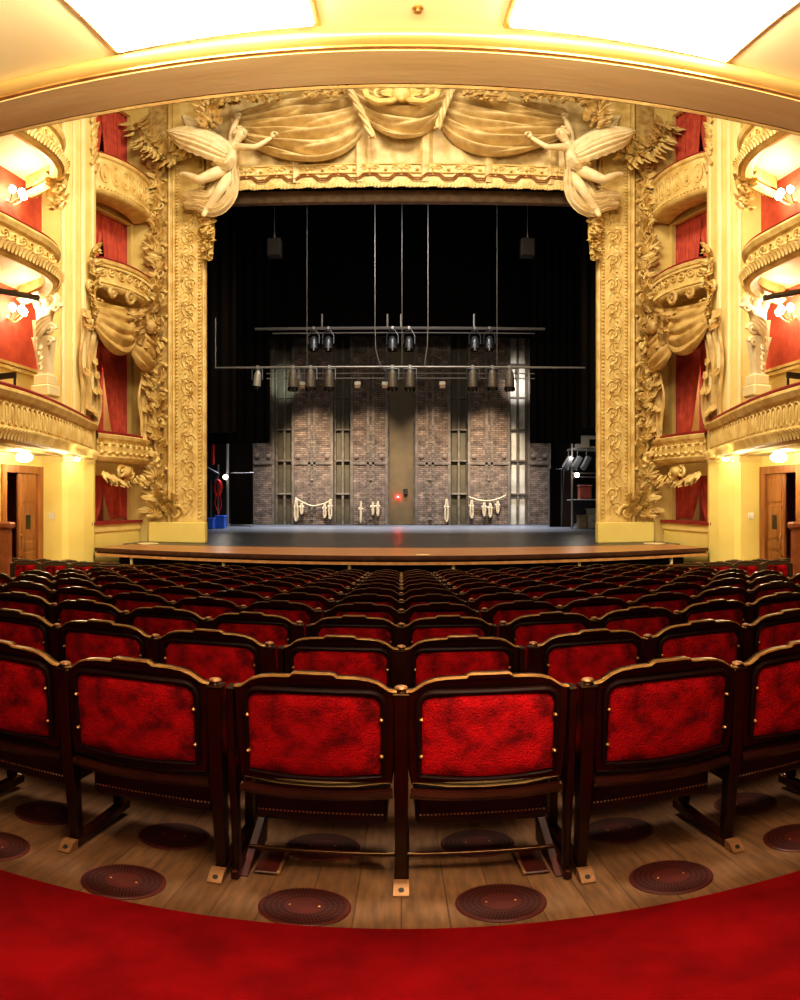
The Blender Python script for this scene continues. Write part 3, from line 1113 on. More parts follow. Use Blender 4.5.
    for i in range(60):
        s = i / 60
        z = .0
        c = at(209, 212 + 46 * s, YP) + Vector((rg.uniform(-.17, .17) * (1 - .5 * s), -.12, 0))
        p.leaf(c, (rg.uniform(-.5, .5), 0, -1), (rg.uniform(-.3, .6), -1, .2), .26, .085, rg.uniform(.4, 1))
    p.tube([at(207, 210, YP) + Vector((0, -.05, 0)), at(209, 235, YP) + Vector((0, -.05, 0)), at(211, 260, YP) + Vector((0, -.05, 0))], [.20, .17, .05], 8)
    tag(p.build('leaf_pendant', M['gold']), 'gilded leaf pendant below the winged figure at the %s of the stage opening' % side(), 'ornament')


def proscenium_side():
    sd = side()
    t = thing('proscenium_pilaster', 'tall gilded pilaster with scroll relief framing the %s edge of the stage' % sd, 'pilaster', (-5.25, YP, .1))
    xl, xr = -5.80, -4.80
    MB().bbox(-6.28, xr + .02, YP - .12, YP + .12, .101, .62, .02).build('base_block', M['yellow'], t)
    MB().bbox(xl, xr, YP, YP + .14, .62, 12.9, .01).build('shaft', M['gold'], t)
    for x, r_ in ((xl + .05, .05), (xr - .05, .04), (xl + .16, .025)):
        MB().tube([(x, YP - .01, .62), (x, YP - .01, 12.8)], r_, 8).build('edge_moulding', M['gold'], t)
    b1, b2 = MB(), MB()
    z = .75
    while z < 10.4:
        b1.ball((xr - .15, YP - .01, z), (.045, .04, .042), 6, 4)
        b2.add([(xl + .20 + dx, YP - .005 + dy, z + dz) for dx, dy, dz in
                ((0, 0, 0), (.09, 0, .05), (.09, 0, .10), (0, 0, .05), (.045, -.05, .03), (.045, -.05, .075))],
               [(0, 1, 4), (3, 5, 2), (0, 4, 5, 3), (1, 2, 5, 4)])
        z += .10
    b1.build('bead_moulding', M['gold'], t)
    b2.build('rope_moulding', M['gold'], t)
    g = MB()
    z = .85
    k = 0
    xc = (xl + .30 + xr - .2) / 2
    while z < 9.2:
        s = 1 if k % 2 else -1
        g.spiral((xc + s * .05, YP - .01, z + .14), (s, 0, 0), (0, 0, 1), .15, 1.5, .026, 1, 0, 5, 16)
        g.tube([(xc - s * .10, YP - .015, z - .05), (xc - s * .16, YP - .02, z + .12), (xc - s * .08, YP - .02, z + .26), (xc + s * .04, YP - .015, z + .33)], [.012, .026, .026, .012], 5)
        g.leaf((xc - s * .02, YP - .01, z + .22), (-s * .8, 0, .6), (0, -1, 0), .19, .055, .5)
        g.leaf((xc + s * .02, YP - .01, z + .10), (s * .5, 0, -.8), (0, -1, 0), .17, .05, .5)
        g.ball((xc + s * .05, YP - .03, z + .14), (.035, .03, .035), 6, 4)
        z += .34
        k += 1
    g.build('scroll_relief', M['gold'], t)
    # outer band of thick acanthus scrolls
    t = thing('acanthus_band', 'thick gilded acanthus and shell band running up beside the %s proscenium pilaster' % sd, 'ornament', (-6.05, YP, .6))
    MB().bbox(-6.30, -5.82, YP - .02, YP + .10, .60, 12.9, .01).build('backing', M['gold_dark'], t)
    g = MB()
    rg = random.Random(21)
    z = .75
    k = 0
    while z < 11.0:
        s = 1 if k % 2 else -1
        c = Vector((-6.06, YP - .06, z))
        g.spiral(c + Vector((s * .09, 0, .12)), (s, 0, 0), (0, 0, 1), .19, 1.4, .05, 1, .4, 6, 16)
        for q in range(7):
            a = rg.uniform(-1, 1)
            g.leaf(c + Vector((rg.uniform(-.16, .16), -.03, rg.uniform(-.15, .25))), (a, 0, rg.uniform(-.5, 1)), (a * .4, -1, .15), rg.uniform(.2, .34), .085, rg.uniform(.5, 1.2))
        if k % 3 == 0:
            for q in range(7):
                a = PI * (q / 6)
                g.leaf(c + Vector((0, -.10, .02)), (math.cos(a) * s, 0, math.sin(a)), (0, -1, 0), .26, .05, .45)
        z += .33
        k += 1
    for q in range(26):     # spreading foot of the band
        a = rg.uniform(-1, .9)
        g.leaf((-6.03 + rg.uniform(-.1, .5), YP - .05, .78 + rg.uniform(0, .35)), (a, 0, .4), (0, -1, .1), .32, .09, 1)
    g.spiral((-5.55, YP - .05, .86), (1, 0, 0), (0, 0, 1), .2, 1.5, .05, 1, 0, 6, 16)
    g.build('acanthus_relief', M['gold'], t)
    # wall between the pilaster top and the pelmet and above the boxes
    for n_, b_ in enumerate(((-6.3, -4.7, YP + .15, YP + .6, 9.3, 14), (-7.6, -6.32, YP + .02, YP + .6, -.9, 14), (-6.30, -5.25, YP + .15, YP + .6, -.9, 9.3))):
        struct('wall_%s_proscenium' % sd, MB().box(*b_), M['cream'], smooth=0)
    # leafy clump at the top of the band
    g = leafy(MB(), [(-6.55, YP - .2, 11.9), (-6.35, YP - .3, 11.3), (-6.0, YP - .3, 10.75), (-5.6, YP - .25, 10.5), (-5.3, YP - .2, 10.6)], 90, .30, .10, .3)
    tag(g.build('leaf_garland', M['gold']), 'gilded leafy garland behind the wing of the %s winged figure' % sd, 'ornament')
    angel()


# ------------------------------------------------------------------ side walls
def curtain(mb, T0, T1, B0, B1, z0, z1, nf, amp, nrm, tie=None, nu=44, nv=26):
    """cloth hung from the line T0-T1 (plan points at z1) to B0-B1 at z0; tie=(v, pinch) gathers it"""
    T0, T1, B0, B1, nrm = Vector((*T0, 0)), Vector((*T1, 0)), Vector((*B0, 0)), Vector((*B1, 0)), Vector((*nrm, 0)).normalized()
    def fn(u, v):
        w = (1 - v) ** 1.6
        a, b = B0.lerp(T0, 1 - w), B1.lerp(T1, 1 - w)
        p = a.lerp(b, u)
        p.z = z0 + (z1 - z0) * v + .06 * math.sin(PI * u) * (v < .02)
        d = amp * (math.sin(2 * PI * nf * u + .8 * math.sin(3 * v)) + .4 * math.sin(2 * PI * nf * 2.3 * u + 1))
        return p + nrm * d * (.6 + .4 * (1 - v))
    return mb.grid(fn, nu, nv)


BW0, BW1 = Vector((-7.22, 13.9, 0)), Vector((-6.72, 16.2, 0))     # plan line of the box wall
BF0, BF1 = Vector((-6.67, 13.87, 0)), Vector((-6.25, 16.16, 0))   # plan line of the box fronts
BN = Vector((BW1.y - BW0.y, -(BW1.x - BW0.x), 0)).normalized()


def bw(t, off=0, z=0):
    p = BW0.lerp(BW1, t) + BN * off
    return Vector((p.x, p.y, z))


def bow_path(bulge, n=16, e0=0.0, corner=0.0):
    pts = []
    for i in range(n + 1):
        u = i / n
        p = BF0.lerp(BF1, u) + BN * (bulge * 4 * u * (1 - u))
        pts.append((p.x, p.y))
    if corner:   # rounded return to the wall at the near end
        q = [(BF0.x - .62, BF0.y - .12), (BF0.x - .30, BF0.y - .10), (BF0.x - .08, BF0.y - .0)]
        pts = q + pts[1:]
    return [(p.x, p.y) for p in smooth_path(pts, 3)]


def side_house():
    sd = side()
    # --- box wall with four openings
    ops = [(.62, 1.76), (2.55, 5.15), (6.6, 8.62), (9.4, 12.2)]
    g = MB()
    def slab(t0, t1, z0, z1):
        P = [bw(t0, 0), bw(t1, 0), bw(t1, -.12), bw(t0, -.12)]
        g.hprism([(p.x, p.y) for p in P][::-1], z0, z1)
    zs = [-.95] + [z for o in ops for z in o] + [14.0]
    for i in range(0, len(zs), 2):
        slab(-.03, 1.0, zs[i], zs[i + 1])
    for z0, z1 in ops:
        slab(-.03, .06, z0, z1)
        slab(.94, 1.0, z0, z1)
    struct('wall_%s_boxes' % sd, g, M['cream'], smooth=0)
    g = MB()
    P = [bw(-.03, -1.1), bw(1.0, -1.1), bw(1.0, -1.2), bw(-.03, -1.2)]
    g.hprism([(p.x, p.y) for p in P][::-1], -.9, 14)
    P = [bw(.985, -.12), bw(1.0, -.12), bw(1.0, -1.1), bw(.985, -1.1)]
    g.hprism([(p.x, p.y) for p in P][::-1], -.9, 14)
    struct('wall_%s_box_back' % sd, g, M['pink_wall'], smooth=0)
    for zf in (2.0, 6.2, 8.9):
        g = MB()
        P = [bw(-.03, -.12), bw(.985, -.12), bw(.985, -1.1), bw(-.03, -1.1)]
        g.hprism([(p.x, p.y) for p in P][::-1], zf, zf + .06)
        struct('floor_%s_box' % sd, g, M['cream'], smooth=0)
    # --- curtains, one thing each
    lev = ['ground floor box', 'first tier box', 'second tier box', 'third tier box']
    cz = [(.66, 1.78), (2.75, 5.2), (6.65, 8.66), (9.45, 12.25)]
    for k in range(4):
        z0, z1 = cz[k]
        for e in (0, 1):
            if e == 0:
                T, B = (.05, .54), (.05, (.44, .36, .36, .36)[k])
            else:
                T, B = (.48, .95), ((.66, .70, .60, .60)[k], .95)
            a, b, c, d = bw(T[0], -.16), bw(T[1], -.16), bw(B[0], -.16), bw(B[1], -.16)
            o = curtain(MB(), a[:2], b[:2], c[:2], d[:2], z0, z1, 5 if e == 0 else 7, .035, BN[:2]).build('curtain', M['curtain'])
            where = 'red curtain half %s' % ('farther from the stage' if e == 0 else 'nearer the stage')
            tag(o, '%s, in the %s on the %s' % (where, lev[k], sd), 'curtain', 'box curtains, %s' % sd)
    # --- ground floor box ledge and ornament
    t = thing('box_ledge', 'dark red ledge on a cream sill under the %s ground floor box opening' % sd, 'ledge', tuple(bw(.45, 0, .5)))
    P = [bw(-.02, .52), bw(.98, .30), bw(.98, -.1), bw(-.02, -.1)]
    MB().hprism([(p.x, p.y) for p in P][::-1], .60, .665).build('velvet_top', M['velvet_rim'], t, smooth=0)
    P = [bw(-.02, .48), bw(.97, .26), bw(.97, -.1), bw(-.02, -.1)]
    MB().hprism([(p.x, p.y) for p in P][::-1], .44, .60).build('sill', M['cream'], t, smooth=0)
    P = [bw(-.02, .45), bw(.96, .23), bw(.96, -.1), bw(-.02, -.1)]
    MB().hprism([(p.x, p.y) for p in P][::-1], -.93, .44).build('parapet_wall', M['yellow'], t, smooth=0)
    g = MB()
    rg = random.Random(31)
    for i in range(46):
        u = rg.uniform(.12, 1.0)
        p = BF0.lerp(BF1, u) + BN * -.05
        g.leaf((p.x, p.y, 1.95 - .22 * abs(math.sin(u * PI)) - rg.uniform(0, .12) - (.18 if u > .88 else 0)), (rg.uniform(-.3, .3), rg.uniform(-1, 1), -.6), tuple(BN + Vector((0, -.5, -.2))), .22, .07, 1)
    for u in (.42, .58):
        p = BF0.lerp(BF1, u) + BN * .0
        g.spiral((p.x, p.y, 1.84), (.2, .98, 0), (0, 0, 1), .17, 1.5, .05, 1 if u < .5 else -1, 0, 6, 14)
    g.ball(tuple(BF0.lerp(BF1, .5) + BN * .05 + Vector((0, 0, 1.86))), (.12, .16, .12), 10, 6)
    tag(g.build('shell_ornament', M['gold']), 'gilded shell and leaf ornament under the first tier box front, %s side' % sd, 'ornament')
    # --- three box fronts
    def box_front(label, z0, z1, bulge, corner, style):
        t = thing('box_balcony', label, 'balcony', (BF0.x, BF0.y, z0))
        path = bow_path(bulge, corner=corner)
        h = z1 - z0
        MB().sweep([(-.45, z0), (-.06, z0), (.02, z0 + .05), (.05, z0 + .11), (.0, z0 + .16), (.0, z1 - .16), (.05, z1 - .12), (.07, z1 - .05), (.03, z1 - .02), (-.16, z1 - .02), (-.16, z0 + .1)],
                   path).build('parapet', M['gold'], t, smooth=35)
        MB().sweep([(-.17, z1 - .02), (.035, z1 - .02), (.04, z1 + .02), (.0, z1 + .045), (-.14, z1 + .045), (-.17, z1 + .02)], path, closed=True).build('velvet_rim', M['velvet_rim'], t)
        g = MB()
        if style == 'baluster':
            for p, n, tg in resample(path, .27):
                q = p + n * .02
                MB().lathe([(.045, z0 + .17), (.075, z0 + .20), (.04, z0 + .25), (.075, z0 + .36), (.05, z1 - .28), (.035, z1 - .22), (.07, z1 - .18)], (q.x, q.y, 0), 8).build('baluster', M['gold'], t)
            for zz in (z0 + .24, z1 - .25):
                g.tube([(p[0] + .02, p[1], zz) for p in path], .022, 6)
        elif style == 'scroll':
            for i, (p, n, tg) in enumerate(resample(path, .30)):
                q = p + n * .01
                MB().spiral((q.x, q.y, (z0 + z1) / 2 + .06), tuple(tg), (0, 0, 1), .13, 1.5, .028, 1 if i % 2 else -1, 0, 5, 14).build('scroll', M['gold'], t)
            for zz, r_ in ((z1 - .20, .03), (z0 + .19, .025)):
                sp_ = smooth_path(path, 4)
                g.tube([(p.x + .03, p.y, zz) for p in sp_], [r_ * (1 + .5 * math.sin(i * 2.1)) for i in range(len(sp_))], 6)
        else:
            for i, (p, n, tg) in enumerate(resample(path, .34)):
                q = p + n * .005
                pts = [q + tg * (.13 * math.cos(a)) + Vector((0, 0, (z0 + z1) / 2 + .02 + .26 * math.sin(a))) for a in [2 * PI * k / 14 for k in range(15)]]
                g.tube(pts, .02, 5, cap=False)
                g.ball((q.x, q.y, (z0 + z1) / 2), (.05, .05, .12), 6, 5)
            for p, n, tg in resample(path, .11):
                q = p + n * .03
                g.ball((q.x, q.y, z0 + .19), (.03, .03, .03), 6, 4)
        g.build('relief', M['gold'] if style != 'oval' else M['gold'], t)
        return t, path
    box_front('gilded first tier box front with balusters, beside the stage on the %s' % sd, 2.06, 2.72, .10, 0, 'baluster')
    box_front('gilded bow fronted second tier box above the draped canopy, %s side' % sd, 6.12, 6.92, .22, .1, 'scroll')
    t, path = box_front('cream and gold bow fronted third tier box, %s side' % sd, 8.66, 9.84, .20, .1, 'oval')
    # --- draped canopy over the first tier box
    t = thing('draped_canopy', 'gilded plaster drapery with scroll crest over the %s first tier box' % sd, 'canopy', (BF0.x, BF0.y, 4.2))
    a, b = BF0.lerp(BF1, -.12) + BN * .06, BF0.lerp(BF1, .62) + BN * .1
    c, d = BF0.lerp(BF1, .5) + BN * .1, BF0.lerp(BF1, 1.0) + BN * .03
    g = MB()
    swag(g, (a.x, a.y, 5.75), (b.x, b.y, 5.95), .05, .62, .55, .75, 4, .30, tuple(BN), 2, 26, 36, amp=.06)
    swag(g, (c.x, c.y, 5.75), (d.x, d.y, 5.55), .1, .40, .95, .75, 4, .32, tuple(BN), 9, 26, 36, amp=.06)
    swag(g, (b.x, b.y, 5.45), (d.x, d.y, 5.1), .1, .30, .55, .55, 3, .22, tuple(BN), 6, 22, 30, amp=.05)
    g.build('swag', M['gold_deep'], t)
    for e, (u0, u1, zt, zb) in enumerate(((-.27, .03, 5.5, 2.9), (.76, .98, 4.75, 2.82))):
        g = MB()
        def tail(u, v, u0=u0, u1=u1, zt=zt, zb=zb):
            uu = u0 + (u1 - u0) * u
            p = BF0.lerp(BF1, uu) + BN * (.02 + .05 * math.sin(2 * PI * 3 * u) + .03 * math.sin(9 * v))
            zz = zb + (zt - zb) * v + .12 * math.sin(2 * PI * 2.5 * u) * (1 - v)
            return Vector((p.x + .05 * math.sin(7 * v) * (u - .5), p.y + .16 * math.sin(8 * v + e) * .4, zz))
        g.grid(tail, 30, 30)
        rg = random.Random(40 + e)
        for q in range(16):
            v = rg.uniform(0, 1)
            p = BF0.lerp(BF1, rg.uniform(u0, u1)) + BN * .06
            g.leaf((p.x, p.y, zb + (zt - zb) * v), (rg.uniform(-.4, .4), rg.uniform(-.6, .6), -1), tuple(BN + Vector((0, -.7, 0))), .3, .08, .9)
        g.build('hanging_tail', M['gold_deep'], t)
    g = MB()
    rg = random.Random(51)
    for i in range(54):
        u = rg.uniform(.45, 1.02)
        p = BF0.lerp(BF1, u) + BN * rg.uniform(.10, .32)
        g.leaf((p.x, p.y, 5.25 + rg.uniform(-.35, .75)), (rg.uniform(-.3, .3), rg.uniform(-1, 1), rg.uniform(-1, 1)), tuple(BN + Vector((0, -.8, 0))), .30, .10, 1)
    for u, z, r_ in ((.42, 6.05, .20), (.66, 5.72, .22), (.85, 5.5, .17), (.1, 6.0, .15)):
        p = BF0.lerp(BF1, u) + BN * .26
        MB().spiral((p.x, p.y, z), (.18, .98, 0), (0, 0, 1), r_, 1.6, .06, 1, 0, 7, 18).build('volute', M['gold_dark'], t)
    p = BF0.lerp(BF1, .74) + BN * .36
    g.ball((p.x, p.y, 5.5), (.16, .20, .19), 12, 8)
    g.build('scroll_crest', M['gold_dark'], t)

    # --- pier between the boxes and the gallery tiers
    t = thing('cream_pier', 'tall moulded cream pier between the boxes and the balconies, %s side' % sd, 'pier', (-6.9, 13.2, -.9))
    MB().hprism([(-6.70, 13.90), (-6.69, 13.80), (-6.77, 13.50), (-6.95, 13.10), (-7.05, 13.00), (-7.7, 13.00), (-7.7, 13.90)][::-1], 2.0, 14).build('shaft', M['cream'], t, smooth=0)
    MB().hprism([(-6.72, 13.90), (-6.71, 13.80), (-6.80, 13.5), (-6.98, 13.1), (-7.09, 13.00), (-7.7, 13.00), (-7.7, 13.90)][::-1], -.93, 2.0).build('lower_pier', M['yellow'], t, smooth=0)
    for x, y, r_ in ((-6.70, 13.72, .045), (-6.79, 13.42, .07), (-6.90, 13.20, .05), (-7.05, 13.0, .05)):
        MB().tube([(x, y, 2.9), (x, y, 13.5)], r_, 8).build('moulding', M['cream_pale'], t)
    g = MB()
    rg = random.Random(61)
    for i in range(44):
        z = 5.3 + 1.9 * (i + .5) / 44
        g.leaf((-6.67, 13.70 + rg.uniform(-.15, .15), z), (0, rg.uniform(-.5, .5), rg.uniform(-1, 1)), (1, -.5, 0), .24, .07, .9)
    MB().spiral((-6.66, 13.5, 6.05), (0, 1, 0), (0, 0, 1), .17, 1.6, .05, 1, 0, 6, 16).build('volute', M['gold'], t)
    MB().spiral((-6.62, 13.6, 5.2), (0, 1, 0), (0, 0, 1), .12, 1.6, .04, -1, 0, 6, 16).build('volute', M['gold'], t)
    g.build('lower_leaf_relief', M['gold'], t)
    g = MB()
    for i in range(22):
        z = 9.2 + 3.0 * i / 22
        g.leaf((-6.67, 13.72 + rg.uniform(-.1, .1), z), (0, rg.uniform(-.5, .5), 1), (1, -.5, 0), .24, .07, .7)
    g.build('upper_leaf_relief', M['gold'], t)

    # --- main side wall in horizontal zones
    XW = -7.6
    for z0, z1, m in ((-.95, 2.05, 'yellow'), (2.05, 4.02, 'cream'), (4.02, 5.70, 'red_wall'), (5.70, 7.0, 'cream'), (7.0, 8.5, 'red_wall'), (8.5, 14, 'cream')):
        g = MB()
        if z0 < 0:      # door opening
            g.box(XW - .15, XW, 12.95, 14.2, z0, z1)
            g.box(XW - .15, XW, 4, 11.42, z0, z1)
            g.box(XW - .15, XW, 11.42, 12.95, 1.80, z1)
        else:
            g.box(XW - .15, XW, 4, 14.2, z0, z1)
        struct('wall_%s' % sd, g, M[m], smooth=0)
    for k_, z in enumerate((4.0, 3.9)):
        struct('trim_%d' % (1 + k_), MB().box(XW, XW + .06, 8, 13.0, z - .03, z + .035), M['gold'], smooth=0)
    # --- gallery tiers
    def gallery(label, pts, zb, zt, style):
        t = thing('gallery_balcony', label, 'balcony', (pts[0][0], pts[0][1], zb))
        path = [(p.x, p.y) for p in smooth_path(pts, 8)][::-1]
        P = [(-.25, zb + .10), (-.10, zb), (-.02, zb + .02), (.03, zb + .10), (.02, zb + .20), (-.03, zb + .26), (-.035, zt - .22), (.02, zt - .19), (.06, zt - .10), (.05, zt - .05), (.01, zt - .03), (-.20, zt - .03), (-.20, zb + .2)]
        MB().sweep(P, path).build('parapet', M['gold'], t, smooth=35)
        MB().sweep([(-.21, zt - .03), (.02, zt - .03), (.03, zt + .0), (.0, zt + .03), (-.18, zt + .03), (-.21, zt)], path, closed=True).build('velvet_rim', M['velvet_rim'], t)
        g = MB()
        zm0, zm1 = zb + .27, zt - .23
        for i, (p, n, tg) in enumerate(resample(path, .20 if style == 'arch' else .26)):
            q = p + n * -.03
            if style == 'arch':
                pts_ = [q + tg * (.075 * math.cos(a)) + n * .0 + Vector((0, 0, zm1 - .11 + .075 * math.sin(a))) for a in [PI * k / 8 for k in range(9)]]
                pts_ = [q + tg * .075 + Vector((0, 0, zm0 + .03))] + pts_ + [q - tg * .075 + Vector((0, 0, zm0 + .03))]
                g.tube(pts_, .020, 5)
                g.ball((q.x, q.y, (zm0 + zm1) / 2 - .02), (.03, .03, (zm1 - zm0) * .36), 6, 6)
                g.ball((q.x + tg.x * .1, q.y + tg.y * .1, zm0 + .04), (.035, .035, .035), 6, 4)
            else:
                g.spiral((q.x, q.y, (zm0 + zm1) / 2), tuple(tg), (0, 0, 1), .105, 1.4, .026, 1 if i % 2 else -1, 0, 5, 12)
                g.leaf((q.x, q.y, zm0), tuple(tg), tuple(n), .2, .05, .4)
        for p, n, tg in resample(path, .105):
            q = p + n * .02
            g.leaf((q.x, q.y, zb + .03), (tg.x * .3, tg.y * .3, 1), tuple(n), .20, .05, .5)
        g.build('relief_frieze', M['gold'], t)
        return path
    T1 = [(-6.74, 14.0), (-6.62, 13.5), (-6.17, 11.65), (-5.82, 9.95), (-5.68, 8.5), (-5.72, 6.8)]
    p1 = gallery('gilded first balcony with arcaded frieze and red velvet rim, %s side' % sd, T1, 2.06, 2.95, 'arch')
    T2 = [(-7.4, 12.0), (-6.65, 11.7), (-6.16, 11.15), (-5.98, 10.5), (-5.98, 9.8), (-6.02, 8.8), (-6.1, 7.2)]
    p2 = gallery('gilded second balcony with rounded end under the third, %s side' % sd, T2, 5.32, 6.06, 'scroll')
    T3 = [(-7.4, 12.3), (-6.65, 12.0), (-6.2, 11.4), (-6.02, 10.7), (-6.02, 9.9), (-6.06, 8.8), (-6.1, 7.2)]
    p3 = gallery('gilded third balcony just below the overhanging rim, %s side' % sd, T3, 7.98, 8.85, 'scroll')
    for pth, z in ((p1, 2.14), (p2, 5.72), (p3, 8.5)):
        g = MB()
        poly = [(p[0] - .08, p[1]) for p in pth] + [(XW, pth[-1][1]), (XW, pth[0][1] + .2)]
        g.hprism(poly, z, z + .10)
        struct('ceiling_%s' % sd, g, M['cream_pale'], smooth=0)
    # ridges under the first balcony
    for off in (.55, .62):
        struct('trim_3', MB().sweep([(-off, 2.12), (-off - .03, 2.10), (-off - .06, 2.12)], p1[:-6]), M['gold'])
    # --- statue bracket under the second balcony
    t = thing('caryatid', 'pale plaster caryatid on a scrolled bracket carrying the second balcony, %s side' % sd, 'statue', (-6.93, 12.0, 2.2))
    Y0 = 12.0
    K = lambda px, py, d=0: at(px, py, Y0) + Vector((0, d, 0))
    vs = [K(43.5, 337), K(44, 328), K(45, 319), K(45.5, 310), K(46, 304.5), K(46, 299.5), K(46, 296),
          K(51, 309), K(57.5, 306), K(58, 298), K(51, 293), K(39.5, 309), K(36, 304), K(37, 296), K(42, 291.5)]
    ed = [(0, 1), (1, 2), (2, 3), (3, 4), (4, 5), (5, 6), (2, 7), (7, 8), (8, 9), (9, 10), (2, 11), (11, 12), (12, 13), (13, 14)]
    ra = [.22, .19, .22, .14, .085, .11, .09, .11, .10, .085, .07, .11, .10, .085, .07]
    body = skin_mesh(vs, ed, ra, 0)
    hd = K(46, 298, -.05)
    body.ball(hd, (.105, .11, .14), 14, 10)
    body = body.build('body', M['statue'], t)
    g = MB()
    g.ball(hd + Vector((.0, -.11, -.01)), (.02, .035, .034), 6, 4)
    for s in (-1, 1):
        g.ball(hd + Vector((s * .04, -.095, .025)), (.022, .016, .012), 6, 4)
    g.ball(hd + Vector((0, -.095, -.06)), (.03, .016, .01), 6, 4)
    g.build('face', M['statue'], body)
    g = MB()
    rg = random.Random(9)
    for i in range(36):
        q = rg.uniform(0, 2 * PI)
        g.ball(hd + Vector((.12 * math.cos(q), .03 + .10 * abs(math.sin(q)), rg.uniform(-.06, .15))), (.04, .04, .035), 6, 4)
    g.build('hair', M['statue'], t)
    g = MB()
    def sash(u, v):
        p = K(52.5 - 15 * v + 3 * u, 315 + 14 * v + 24 * u * (.4 + .6 * v))
        return p + Vector((0, -.24 * math.sin(PI * (.15 + .7 * v)) - .03 * math.sin(2 * PI * 4 * u + 4 * v), 0))
    g.grid(sash, 30, 16)
    def fallc(u, v):
        p = K(36.5 + 6 * u + 2.5 * v, 322 + 30 * v)
        return p + Vector((0, -.16 - .035 * math.sin(2 * PI * 3 * u), 0))
    g.grid(fallc, 20, 10)
    g.build('drapery', M['statue'], t)
    g = MB()
    secs = [(K(44, 338), .20, .18), (K(44.5, 345), .17, .17), (K(45, 360), .13, .13), (K(45.5, 374), .11, .12), (K(45.5, 377), .15, .15)]
    vs = [(c.x + sx * w_, c.y + sy * d_, c.z) for c, w_, d_ in secs for sx, sy in ((-1, -1), (1, -1), (1, 1), (-1, 1))]
    g.add(vs, [(i * 4 + j, (i + 1) * 4 + j, (i + 1) * 4 + (j + 1) % 4, i * 4 + (j + 1) % 4) for i in range(4) for j in range(4)] + [(0, 1, 2, 3), (19, 18, 17, 16)])
    for k in range(6):
        g.leaf(K(45, 346 + 5 * k, -.15), (.2 * (-1) ** k, 0, -1), (0, -1, 0), .14, .05, .5)
    g.build('tapering_shaft', M['statue'], t, smooth=25)
    for px, py, r_ in ((53.5, 331, .13), (52.5, 343, .10), (60, 309, .10)):
        MB().spiral(K(px, py, -.12), (1, 0, 0), (0, 0, 1), r_, 1.6, .045, 1, 0, 6, 14).build('scroll', M['statue'], t)
    a, b = K(46, 376), K(46, 386)
    g = MB().bbox(a.x - .17, a.x + .17, Y0 - .22, Y0 + .2, b.z, a.z, .02)
    b2 = K(46, 395)
    g.bbox(a.x - .21, a.x + .21, Y0 - .26, Y0 + .24, b2.z - .05, b.z, .03)
    g.bbox(a.x - .17, a.x + .17, Y0 - .2, Y0 + .2, 2.22, b2.z - .05, .02)
    g.build('pedestal', M['cream_pale'], t)
    pass
    pass
    # gilded bracket under the third balcony
    g = MB()
    rg = random.Random(71)
    for i in range(40):
        c = at(60, 168 + 40 * rg.random(), 11.9)
        g.leaf(c + Vector((rg.uniform(-.12, .12), rg.uniform(-.2, .1), 0)), (rg.uniform(-1, 1), 0, rg.uniform(-1, .6)), (.5, -1, 0), .26, .08, 1)
    for px, py, r_ in ((61, 176, .15), (59, 190, .12), (58, 202, .09)):
        g.spiral(at(px, py, 11.7), (1, 0, 0), (0, 0, 1), r_, 1.6, .05, 1, 0, 6, 16)
    g.tube([at(60, 165, 11.9), at(60, 185, 11.9), at(57, 206, 11.95)], [.2, .15, .05], 8)
    tag(g.build('leaf_bracket', M['gold']), 'gilded leafy bracket under the third balcony, %s side' % sd, 'ornament')
    # --- wall lamps
    for z, y, lab in ((7.72, 11.62, 'lit wall lamp with curved arms on the second tier wall, %s side' % sd),
                      (5.0, 11.62, 'lit wall lamp with curved arms on the first tier red wall, %s side' % sd)):
        t = thing('wall_lamp', lab, 'lamp', (XW, y, z))
        g = MB().lathe([(.05, 0), (.06, .01), (.02, .03)], (XW, y, z), 10, Matrix.Rotation(PI / 2, 3, 'Y'))
        gl = MB()
        for q in (-1, 0, 1):
            e = Vector((XW + .26 + (.08 if q == 0 else 0), y + q * .22, z + .12))
            g.tube(smooth_path([(XW, y, z), (XW + .12, y + q * .1, z - .10), tuple(e - Vector((0, 0, .06)))], 5), .014, 6)
            gl.ball(e, (.075, .075, .09), 10, 8)
        g.build('arms', M['brass'], t)
        gl.build('globes', M['glow'], t)
    # --- pipe of black spotlights under the second balcony
    a, b = at(-6, 290, 10.6), at(38, 298, 11.6)
    t = thing('lighting_batten', 'black lighting batten hung under the second balcony, %s side' % sd, 'batten', tuple(b))
    g = MB()
    g.tube([a, b], .07, 6)
    g.build('bar', M['lamp_black'], t)
    for f in (.15, .5, .85):
        p = a.lerp(b, f)
        MB().tube([p, p + Vector((-.05, 0, 5.40 - p.z))], .012, 6).build('hanger', M['lamp_black'], t)
    # --- dining style chair behind the first balcony
    p = at(6, 380, 10.9)
    x, y = p.x, 10.9
    t = thing('balcony_chair', 'black wooden chair standing behind the first balcony rim, %s side' % sd, 'chair', (x, y, 2.22))
    Zt = p.z + .12
    for dx in (-.2, .2):
        MB().bbox(x + dx - .02, x + dx + .02, y - .02, y + .02, 2.22, Zt, .004).build('leg', M['chair_black'], t)
        MB().bbox(x + dx - .02, x + dx + .02, y + .38, y + .42, 2.22, 2.68, .004).build('leg', M['chair_black'], t)
    MB().bbox(x - .23, x + .23, y - .03, y + .03, Zt - .10, Zt + .02, .01).build('backrest', M['chair_black'], t)
    MB().bbox(x - .22, x + .22, y, y + .42, 2.66, 2.72, .01).build('seat', M['chair_black'], t)
    # --- ground floor door
    d = MB()
    d.box(XW - .15, XW + .05, 12.77, 12.99, -.95, 1.90)
    d.box(XW - .15, XW + .05, 11.36, 11.53, -.95, 1.90)
    d.box(XW - .15, XW + .05, 11.53, 12.77, 1.74, 1.90)
    fr = struct('door_1', d, M['door_wood'], smooth=0)
    lf = MB()
